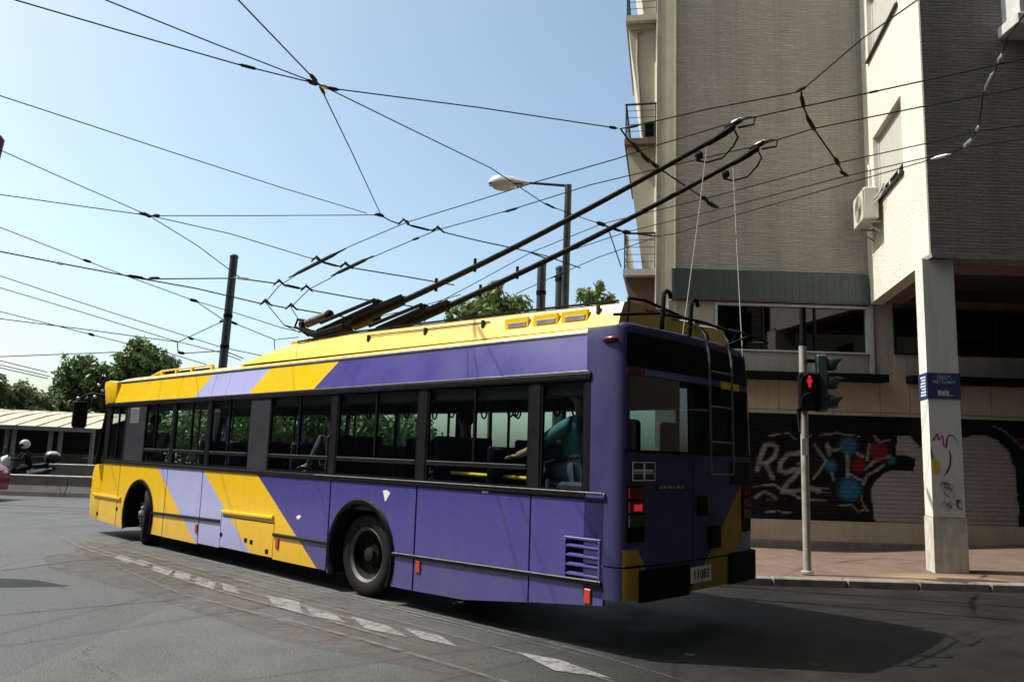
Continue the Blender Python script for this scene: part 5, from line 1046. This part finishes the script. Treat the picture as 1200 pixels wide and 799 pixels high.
# antenna rod by the lowest balcony
p0 = at(728, 313, 16.2); p1 = at(714, 272, 16.2); tag(MB().tube([p0, p1], .012, 6).build('antenna', M['wire'], None, True), 'thin leaning antenna rod beside the lowest balcony railing', 'antenna')
# red panel at the left edge
a = at(4, 164, 20); rp = empty('hanging_sign', (a.x, 20, 0), 0, 'dark red panel cut off by the left edge of the sky', 'sign'); M['drd'] = mat('dark_red_panel', (.07, .008, .018), .5)
MB().prism([(0, a.z), (-.10, a.z + .13), (-.9, a.z + .13), (-1.0, a.z), (-.97, a.z - .75), (-.07, a.z - .60)], lambda u, v, d: Vector((u, d, v)), -.06, .06, ch=.02).build('panel', M['drd'], rp); MB().tube([(-.5, .1, 0), (-.5, .1, a.z - .1)], .07, 10).build('post', M['green'], rp, True)

# ---------------------------------------------------------------- trees and plants
def leafmat(name, c):
    m = NT(name); v = m.pos(); n = m.noise(v, .9, 4); n2 = m.noise(v, 9, 2)
    col = m.mix(n2, m.ramp(n, [(.3, tuple(x * .65 for x in c)), (.7, tuple(x * 1.3 for x in c))]), tuple(x * 1.1 for x in c)); m.l(col, m.b.inputs['Base Color']); m.b.inputs['Roughness'].default_value = .55
    tr = m.n('ShaderNodeBsdfTranslucent'); m.l(col, tr.inputs[0]); mx = m.n('ShaderNodeMixShader'); mx.inputs[0].default_value = .3; m.l(m.b.outputs[0], mx.inputs[1]); m.l(tr.outputs[0], mx.inputs[2]); m.l(mx.outputs[0], m.out.inputs[0]); return m.mat
LEAF = [leafmat('leaf_deep', (.066, .115, .030)), leafmat('leaf_mid', (.095, .150, .036)), leafmat('leaf_pale', (.125, .155, .065)), leafmat('leaf_broad', (.090, .135, .030))]
M['bark'] = mat('bark', (.07, .05, .035), .9, var=.3, vscale=8, bump=.5)
def tree(base, blobs, n, size, lm, label, seed, trunk=.16, cat='tree', name='tree', grp=None, droop=0.0, vis=1.0):
    r_ = np.random.default_rng(seed); e = empty(name, base, 0, label, cat, grp); V = []; Fv = []
    vol = np.array([b[1][0] * b[1][1] * b[1][2] for b in blobs]) ** .67; cnt = (n * vol / vol.sum()).astype(int)
    for (c, rad), k in zip(blobs, cnt):
        d = r_.normal(size=(k, 3)); d /= np.linalg.norm(d, axis=1)[:, None]
        lump = 1 + .22 * np.sin(d[:, 0] * 5 + seed) * np.sin(d[:, 1] * 6 + 1.7 * seed) + .16 * np.sin(d[:, 2] * 9 + d[:, 0] * 7 + seed)
        rr_ = (r_.random(k) ** .33) * lump; rr_ = np.where(r_.random(k) < .12, rr_ * 1.12, rr_)
        P = np.array(c) + d * rr_[:, None] * np.array(rad)
        nr = d * .8 + r_.normal(size=(k, 3)) * .6; nr /= np.linalg.norm(nr, axis=1)[:, None]
        u = np.cross(nr, r_.normal(size=(k, 3))); u /= np.linalg.norm(u, axis=1)[:, None]; w = np.cross(nr, u); s_ = size * (.55 + .9 * r_.random(k))[:, None]
        o = len(V) * 4
        V.append(np.stack([P - u * s_, P - w * s_ * .45, P + u * s_, P + w * s_ * .45], 1).reshape(-1, 3))
    V = np.concatenate(V); me = bpy.data.meshes.new('crown'); q = len(V) // 4
    me.from_pydata(V.tolist(), [], np.arange(q * 4).reshape(-1, 4).tolist()); me.materials.append(lm); o = bpy.data.objects.new('crown', me); COL.objects.link(o); o.parent = e
    tk = MB(); top = np.array(blobs[0][0]); tk.tube([(0, 0, -.1), (.03, 0, .4), (.0, .05, top[2] * .55), tuple(top)], [trunk * 1.4, trunk, trunk * .75, trunk * .3], 9)
    for (c, rad) in blobs: tk.tube([(0, .03, top[2] * .5), tuple(np.array(c) * .55 + np.array((0, .03, top[2] * .5)) * .45), tuple(c), tuple(np.array(c) + np.array(rad) * np.array((.2, .1, .75)))], [trunk * .55, trunk * .4, trunk * .25, trunk * .08], 6)
    tk.build('trunk', M['bark'], e, True); return e
def crown_at(spec, Y, bx_):                         # spec: (px, py, rx, rz) in photo pixels at depth Y -> blobs relative to the trunk foot
    out = []
    for px, py, rx, rz, dy in spec: c = at(px, py, Y); k = (c - CAM).y / F_PX; out.append(((c.x - bx_, dy, c.z), (rx * k, .8 * (rx + rz) / 2 * k + .4, rz * k)))
    return out
bx_ = at(98, 460, 50).x
tree((bx_, 50, 0), crown_at([(95, 445, 27, 26, 0), (75, 462, 20, 22, .5), (118, 452, 16, 24, -.4), (90, 480, 36, 28, 0), (56, 482, 16, 18, .6), (110, 490, 30, 34, .5), (70, 470, 20, 24, 1.0), (122, 465, 16, 26, .8)], 50, bx_), 26000, .17, LEAF[0], 'large dark green rounded tree left of the bus front', 5, .25)
bx_ = at(165, 440, 52).x
tree((bx_, 52, 0), crown_at([(166, 425, 26, 22, 0), (160, 408, 12, 12, .2), (190, 432, 18, 16, 0), (145, 440, 14, 16, -.3), (170, 448, 32, 26, .3), (145, 460, 24, 30, .6), (160, 485, 38, 42, 0)], 52, bx_), 26000, .16, LEAF[1], 'tree with a small pointed top rising behind the front of the bus roof', 11, .22)
bx_ = at(20, 470, 46).x
tree((bx_, 46, 0), crown_at([(20, 468, 18, 18, 0), (40, 476, 14, 14, .3), (8, 478, 16, 18, 0), (28, 490, 26, 16, 0)], 46, bx_), 13000, .14, LEAF[2], 'pale olive green tree at far left above the canopy roof', 17, .16)
bx_ = at(-14, 460, 44).x
tree((bx_, 44, 0), crown_at([(-12, 462, 16, 24, 0), (-22, 485, 22, 24, 0)], 44, bx_), 3500, .16, LEAF[0], 'dark tree edge at the extreme left of the photo', 23, .16)
for i, (px, py, Y) in enumerate(((240, 492, 45), (300, 494, 42), (362, 488, 44), (430, 500, 46), (475, 508, 52))):
    bx_ = at(px, py, Y).x; tree((bx_, Y, 0), crown_at([(px, py, 32, 30, 0), (px - 20, py + 12, 22, 22, .3), (px + 22, py + 14, 22, 20, -.2), (px, py + 28, 34, 24, 0)], Y, bx_), 3800, .20, LEAF[i % 2], ['tree seen through the second window behind the driver', 'tree seen through the bus windows left of the wide pillar', 'leafy tree seen through the window right of the wide pillar', 'dark tree seen through the window above the rear wheel', 'low tree at the right end of the row seen through the bus'][i], 31 + i, .16, grp='trees seen through the bus')
bx_ = at(578, 365, 26).x
tree((bx_, 26, 0), crown_at([(575, 352, 20, 12, 0), (548, 362, 18, 10, .3), (604, 358, 18, 9, -.2), (580, 336, 9, 5, 0), (528, 372, 8, 6, .2), (575, 372, 44, 14, 0)], 26, bx_), 1900, .12, LEAF[3], 'loose broad leaved tree top showing above the middle of the roof', 61, .1)
bx_ = at(692, 352, 24).x
tree((bx_, 24, 0), crown_at([(690, 348, 14, 9, 0), (702, 338, 5, 8, 0), (680, 344, 6, 5, .1), (712, 352, 8, 6, 0)], 24, bx_), 360, .11, LEAF[3], 'sparse leafy twigs between the street lamp pole and the balconies', 67, .07)
bx_ = at(512, 528, 19).x; pm = empty('palm_bush', (bx_, 19, 0), 0, 'small spiky plant seen through the wide rear side window', 'plant'); mb = MB(); rr = random.Random(5)
for i in range(46):
    a = rr.random() * 6.28; el = .25 + 1.1 * rr.random(); L = .7 + .5 * rr.random(); d = Vector((math.cos(a) * math.cos(el), math.sin(a) * math.cos(el), math.sin(el))); sd = Vector((-math.sin(a), math.cos(a), 0)) * .045; b = Vector((0, 0, 1.05))
    q = [b + d * L * f - Vector((0, 0, .35 * f * f)) for f in (.0, .4, .75, 1.0)]; mb.add([q[0] - sd * .4, q[0] + sd * .4, q[1] - sd, q[1] + sd, q[2] - sd * .7, q[2] + sd * .7, q[3]], [(0, 1, 3, 2), (2, 3, 5, 4), (4, 5, 6)])
mb.build('leaves', LEAF[1], pm); MB().tube([(0, 0, 0), (.02, 0, 1.1)], [.12, .09], 8).build('trunk', M['bark'], pm, True)

# ---------------------------------------------------------------- left side street: barriers, canopy, scooter, car
M['conc'] = mat('barrier_concrete', (.13, .125, .115), .85, var=.2, vscale=2, bump=.2, streak=.4); M['conct'] = mat('barrier_capping', (.36, .35, .31), .8, var=.15)
def barrier(x0, x1, y, zt, seg, label):
    e = empty('road_barrier', (x0, y, 0), 0, label, 'barrier'); x = x0
    while x < x1 - .1:
        b = MB(); b.prism([(-.24, 0), (.24, 0), (.22, .12), (.13, zt * .55), (.11, zt - .05), (-.11, zt - .05), (-.13, zt * .55), (-.22, .12)], lambda u, v, d: Vector((d, u, v)), x - x0 + .01, x - x0 + seg - .01, ch=.008); bo = b.build('barrier_block', M['conc'], e)
        MB().box((x - x0 + .01, -.125, zt - .049), (x - x0 + seg - .01, .125, zt), ch=.012).build('capping', M['conct'], bo); x += seg
    return e
barrier(-21.0, -3, 23.6, .60, 2.05, 'low concrete road barrier nearest the bus front, in segments'); barrier(-15.1, -2, 26.4, .86, 2.6, 'second concrete barrier behind the scooter, farther from the road')
cn = empty('canopy_shelter', (-22, 34, 0), 0, 'long bus shelter with a pale sloping ribbed metal canopy roof', 'shelter'); M['can'] = mat('canopy_metal', (.37, .34, .25), .6, var=.14); M['canp'] = mat('canopy_post', (.20, .195, .17), .7)
zF, zR, yF, yR = 2.20, 2.95, 0.0, 3.6
i = 0; x = -8.0
while x < 4.3:
    v = []
    for f in (0, .25, .5, .75, 1): v.append((yF + (yR - yF) * f, zF + (zR - zF) * math.sin(f * 1.25) / math.sin(1.25)))
    p = MB(); w = .86; top = [(x + a + .10 * k, y, z - .013 * (x + 0) * .8) for k, (y, z) in enumerate(v) for a in (0.03, w)]; p.add(top + [(a, b, c - .04) for a, b, c in top], [(2 * k, 2 * k + 1, 2 * k + 3, 2 * k + 2) for k in range(4)] + [(10 + 2 * k + 2, 10 + 2 * k + 3, 10 + 2 * k + 1, 10 + 2 * k) for k in range(4)] + [(0, 1, 11, 10), (8, 18, 19, 9)] + [(2 * k, 2 * k + 2, 12 + 2 * k, 10 + 2 * k) for k in range(4)] + [(2 * k + 1, 11 + 2 * k, 13 + 2 * k, 2 * k + 3) for k in range(4)]); p.build('roof_panel', M['can'], cn)
    MB().bar(Vector(top[0]) + Vector((-.02, 0, .01)), Vector(top[4]) + Vector((-.02, 0, .02)), .035, .05).build('seam', M['canp'], cn); MB().bar(Vector(top[4]) + Vector((-.02, 0, .02)), Vector(top[8]) + Vector((-.02, 0, .01)), .035, .05).build('seam', M['canp'], cn); x += .9
MB().bar((-8, .05, 2.22), (4.3, .05, 2.06), .10, .16).build('fascia_beam', M['canp'], cn)
for x in (-6.5, -4.6, -1.9, .42, .72, 2.30, 2.72, 4.1): MB().box((x - .07, .35, 0), (x + .07, .49, 2.16), ch=.01).build('post', M['canp'], cn)
MB().box((-8, 1.6, .0), (4.3, 1.75, 1.02), ch=.02).build('bench_wall', mat('bench_wall', (.12, .125, .10), .85, var=.2), cn)
for x in (1.1, 3.3): MB().box((x, 1.2, .86), (x + .75, 1.62, .90), ch=.01).build('bench_slab', M['conct'], cn)
MB().box((-8, 3.4, 0), (4.3, 3.5, 2.6)).build('back_wall', mat('shelter_back', (.02, .024, .018), .9), cn)
hg = empty('hedge', (-20, 40, 0), 0, 'dark clipped hedge behind the shelter', 'hedge'); r_ = np.random.default_rng(4); k = 7000
P = np.stack([r_.uniform(-12, 8, k), r_.uniform(-.8, .8, k), r_.uniform(0, 2.9, k) + .25 * np.sin(r_.uniform(-12, 8, k) * 3)], 1); u = r_.normal(size=(k, 3)); u /= np.linalg.norm(u, axis=1)[:, None]; w = np.cross(u, r_.normal(size=(k, 3))); w /= np.linalg.norm(w, axis=1)[:, None]
V = np.stack([P - u * .16, P - w * .08, P + u * .16, P + w * .08], 1).reshape(-1, 3); me = bpy.data.meshes.new('leaves'); me.from_pydata(V.tolist(), [], np.arange(k * 4).reshape(-1, 4).tolist()); me.materials.append(LEAF[0]); o = bpy.data.objects.new('leaves', me); COL.objects.link(o); o.parent = hg
# scooter facing left
sc0 = at(31, 560, 24.9); sc = empty('scooter', (sc0.x - .12, 24.9, 0), R_(224), 'pale grey and black scooter with a top case, standing behind the near barrier', 'scooter')
M['scw'] = mat('scooter_white', (.42, .43, .45), .4, coat=.2); M['scb'] = mat('scooter_black', (.007, .008, .011), .45, spec=.2)
def wheelx(x, r, parent, name='wheel'):
    w = MB().lathe([(r * .62, -.05), (r * .9, -.055), (r, -.02), (r, .02), (r * .9, .055), (r * .62, .05)], (x, 0, r), (0, 1, 0), 24).build(name, M['rubber'], parent, True); MB().lathe([(0, -.045), (r * .3, -.045), (r * .6, -.03), (r * .63, 0), (r * .6, .03), (0, .045)], (x, 0, r), (0, 1, 0), 20).build('rim', M['steel'], w, True)
wheelx(.66, .25, sc); wheelx(-.62, .25, sc)
def hull(secs, n=12):                               # secs: (x, z, half-width, half-height)
    mb = MB(); vs = []
    for x, z, w, h in secs:
        for k in range(n): a = 2 * math.pi * k / n; vs.append((x, w * math.copysign(abs(math.cos(a)) ** .8, math.cos(a)), z + h * math.copysign(abs(math.sin(a)) ** .8, math.sin(a))))
    return mb.add(vs, [(i * n + k, i * n + (k + 1) % n, (i + 1) * n + (k + 1) % n, (i + 1) * n + k) for i in range(len(secs) - 1) for k in range(n)] + [tuple(range(n))[::-1], tuple((len(secs) - 1) * n + k for k in range(n))])
hull([(.80, .62, .07, .05), (.74, .72, .15, .16), (.60, .85, .20, .24), (.48, .92, .19, .22), (.40, .95, .14, .12)]).build('front_fairing', M['scw'], sc, True)
hull([(.92, .50, .05, .03), (.80, .56, .09, .05), (.55, .52, .09, .05), (.42, .44, .06, .04)]).build('front_mudguard', M['scw'], sc, True)
hull([(.48, .42, .15, .20), (.25, .28, .19, .10), (-.05, .30, .20, .14), (-.3, .55, .19, .20), (-.62, .68, .16, .15), (-.88, .76, .07, .06)]).build('body', M['scb'], sc, True)
hull([(-.15, .62, .195, .07), (-.45, .68, .19, .08), (-.75, .74, .13, .05)]).build('side_panel', M['scw'], sc, True)
hull([(.12, .80, .12, .04), (-.1, .80, .16, .06), (-.4, .82, .17, .06), (-.66, .88, .13, .05)]).build('seat', M['scb'], sc, True)
tc = hull([(-.56, 1.04, .10, .08), (-.64, 1.06, .20, .17), (-.84, 1.06, .21, .18), (-.98, 1.04, .12, .10)]).build('top_case', M['scb'], sc, True); hull([(-.60, 1.17, .14, .06), (-.68, 1.19, .19, .08), (-.84, 1.19, .19, .08), (-.95, 1.15, .12, .05)]).build('lid', M['scw'], tc, True)
MB().sphere((.70, 0, .98), (.09, .12, .09), 10, 8).build('headlight', M['alu'], sc, True); mb = MB(); mb.tube([(.42, .34, 1.12), (.48, .1, 1.10), (.48, -.1, 1.10), (.42, -.34, 1.12)], .018, 6); mb.build('handlebar', M['scb'], sc, True)
MB().add([(.60, .16, 1.05), (.60, -.16, 1.05), (.46, -.12, 1.42), (.46, .12, 1.42)], [(0, 1, 2, 3)]).build('windshield', M['rglass'], sc); mb = MB(); mb.tube([(.70, .05, .8), (.66, .07, .25)], .022, 6); mb.build('fork', M['steel'], sc, True)
for s_ in (-1, 1): m_ = MB().tube([(.46, s_ * .26, 1.12), (.48, s_ * .33, 1.28)], .009, 5).sphere((.48, s_ * .36, 1.32), (.02, .06, .04), 8, 6).build('mirror', M['scb'], sc, True)
# rider
M['riderc'] = mat('rider_clothes', (.008, .008, .010), .85, spec=.1)
rd = empty('person', (sc0.x - .12, 24.9, -.13), R_(224), 'rider in dark clothes and a white and black helmet sitting on the scooter', 'person')
J = [(-.15, 0, .92), (-.10, 0, 1.10), (-.02, 0, 1.30), (.02, 0, 1.41), (.05, 0, 1.50), (-.12, .11, .90), (.24, .16, .80), (.22, .15, .36), (.34, .15, .33), (-.12, -.11, .90), (.24, -.16, .80), (.22, -.15, .36), (.34, -.15, .33), (-.01, .18, 1.32), (.16, .27, 1.12), (.38, .29, 1.13), (-.01, -.18, 1.32), (.16, -.27, 1.12), (.38, -.29, 1.13)]
figure('body', J, [(0, 1), (1, 2), (2, 3), (3, 4), (0, 5), (5, 6), (6, 7), (7, 8), (0, 9), (9, 10), (10, 11), (11, 12), (2, 13), (13, 14), (14, 15), (2, 16), (16, 17), (17, 18)], [(.15, .12), (.15, .11), (.15, .10), .06, .07, .09, .085, .06, .05, .10, .085, .06, .05, .075, .055, .042, .075, .055, .042], M['riderc'], rd)
hb = MB().sphere((.04, 0, 1.60), (.155, .125, .145), 16, 10); hel = hb.build('helmet', M['scw'], rd, True); MB().sphere((.09, 0, 1.575), (.125, .116, .085), 14, 8).build('visor', M['scb'], hel, True)
for s_ in (-1, 1):
    hh = MB(); q = Vector((.40, s_ * .29, 1.13)); hh.sphere(q, (.035, .045, .03), 8, 6)
    for i in range(4): hh.tube([q + Vector((.02, s_ * (-.03 + i * .02), .02)), q + Vector((.065, s_ * (-.03 + i * .02), .005)), q + Vector((.05, s_ * (-.03 + i * .02), -.03))], .010, 5)
    hh.tube([q + Vector((.0, -s_ * .04, 0)), q + Vector((.05, -s_ * .045, -.02))], .011, 5); hh.build('glove', M['scb'], rd, True)
# red car at the left edge, nose to the right
c0 = at(7.5, 575, 21.2); car = empty('parked_car', (c0.x - 2.40, 21.2, 0), 0, 'dark red car cut off by the left edge of the photo', 'car'); M['carp'] = mat('car_red', (.19, .004, .016), .25, coat=.6, var=.05)
bm_ = [(-2.0, .45), (-1.98, .85), (-1.75, .98), (-1.35, 1.40), (-.2, 1.46), (.35, 1.38), (1.0, 1.02), (1.7, .93), (1.93, .78), (1.98, .5), (1.93, .26), (1.6, .22), (-1.7, .22), (-1.95, .28)]
mb = MB(); vs = []; n = len(bm_)
for y, k in ((-.84, .93), (-.80, 1.0), (0, 1.02), (.80, 1.0), (.84, .93)):
    for x, z in bm_: vs.append((x * (1.0 if abs(y) < .82 else .985), y * (1 if z < 1.0 else .84), .22 + (z - .22) * (k if z > .9 else 1)))
mb.add(vs, [(i * n + k, i * n + (k + 1) % n, (i + 1) * n + (k + 1) % n, (i + 1) * n + k) for i in range(4) for k in range(n)] + [tuple(range(n)), tuple(range(4 * n, 5 * n))[::-1]]); mb.build('body', M['carp'], car, True)
for x in (-1.25, 1.25):
    for y in (-.72, .72): w = MB().lathe([(.19, -.10), (.28, -.11), (.31, -.07), (.31, .07), (.28, .11), (.19, .10)], (x, y * 1.04, .31), (0, 1, 0), 24).build('wheel', M['rubber'], car, True); MB().lathe([(0, -.09), (.19, -.10), (.2, 0), (.19, .10), (0, .09)], (x, y * 1.04, .31), (0, 1, 0), 20).build('rim', M['steel'], w, True)
for y in (-1, 1): MB().add([(-1.2, y * .735, 1.02), (.75, y * .735, 1.02), (.2, y * .715, 1.36), (-1.1, y * .715, 1.38)], [(0, 1, 2, 3)]).build('side_window', M['rglass'], car); MB().sphere((1.86, y * .62, .72), (.12, .16, .08), 10, 6).build('headlight', M['alu'], car, True)
# unseen panel on a pole, added and shaped to cast the road shadow
sg2 = empty('shadow_panel', (-8.95, 9.72, 0), 0, 'unseen panel on a post, added left of the frame to cast the dark shadow on the road', 'sign'); MB().tube([(-.6, 0, 0), (-.6, 0, 5.6)], .06, 10).build('post', M['green'], sg2, True)
MB().prism([(-.9, 4.35), (.28, 4.5), (.5, 5.05), (-.3, 5.32), (-.9, 5.3)], lambda u, v, d: Vector((u, d - .55 * (v - 4.8) , v)), -.03, .03).build('panel', M['plate'], sg2); 
# unseen blocks of flats, added to cut sky light and darken window reflections
def block(x0, x1, y0, y1, h, label, c):
    e = empty('occluder_block', ((x0 + x1) / 2, (y0 + y1) / 2, 0), 0, label, 'building'); w, d = (x1 - x0) / 2, (y1 - y0) / 2
    MB().box((-w, -d, 0), (w, d, h)).build('wall', c, e)
    proto = None
    def win(p, rz):
        nonlocal proto
        if proto is None: proto = MB().box((-.65, -.03, 0), (.65, .03, 1.4)).build('window', M['wglass'], e); q = proto
        else: q = dup(proto, e)
        q.location = p; q.rotation_euler = (0, 0, rz)
    for z in np.arange(1.2, h - 2, 3.1):
        for x in np.arange(-w + 1.4, w - 1, 2.8): win((x, d, z), 0); 
        for y in np.arange(-d + 1.4, d - 1, 2.8): win((-w, y, z), R_(90))
M['flat1'] = mat('occluder_grey', (.045, .042, .04), .9, var=.2, vscale=.6); M['flat2'] = mat('occluder_brown', (.05, .045, .04), .9, var=.2, vscale=.6)
block(11.5, 22, -14, 9.4, 34, 'unseen apartment block added right of the frame to cut sky light on the bus rear', M['flat1']); block(26, 36, 6, 12.4, 30, 'unseen apartment block added at the right to keep sky out of the rear glass', M['flat2']); block(-46, -29, -14, 33, 17, 'long unseen apartment block added left of the frame to darken the bus window reflections', M['flat1']); block(-16, 10.5, -22, -7, 32, 'unseen apartment block added behind the viewer to cut sky light', M['flat2'])
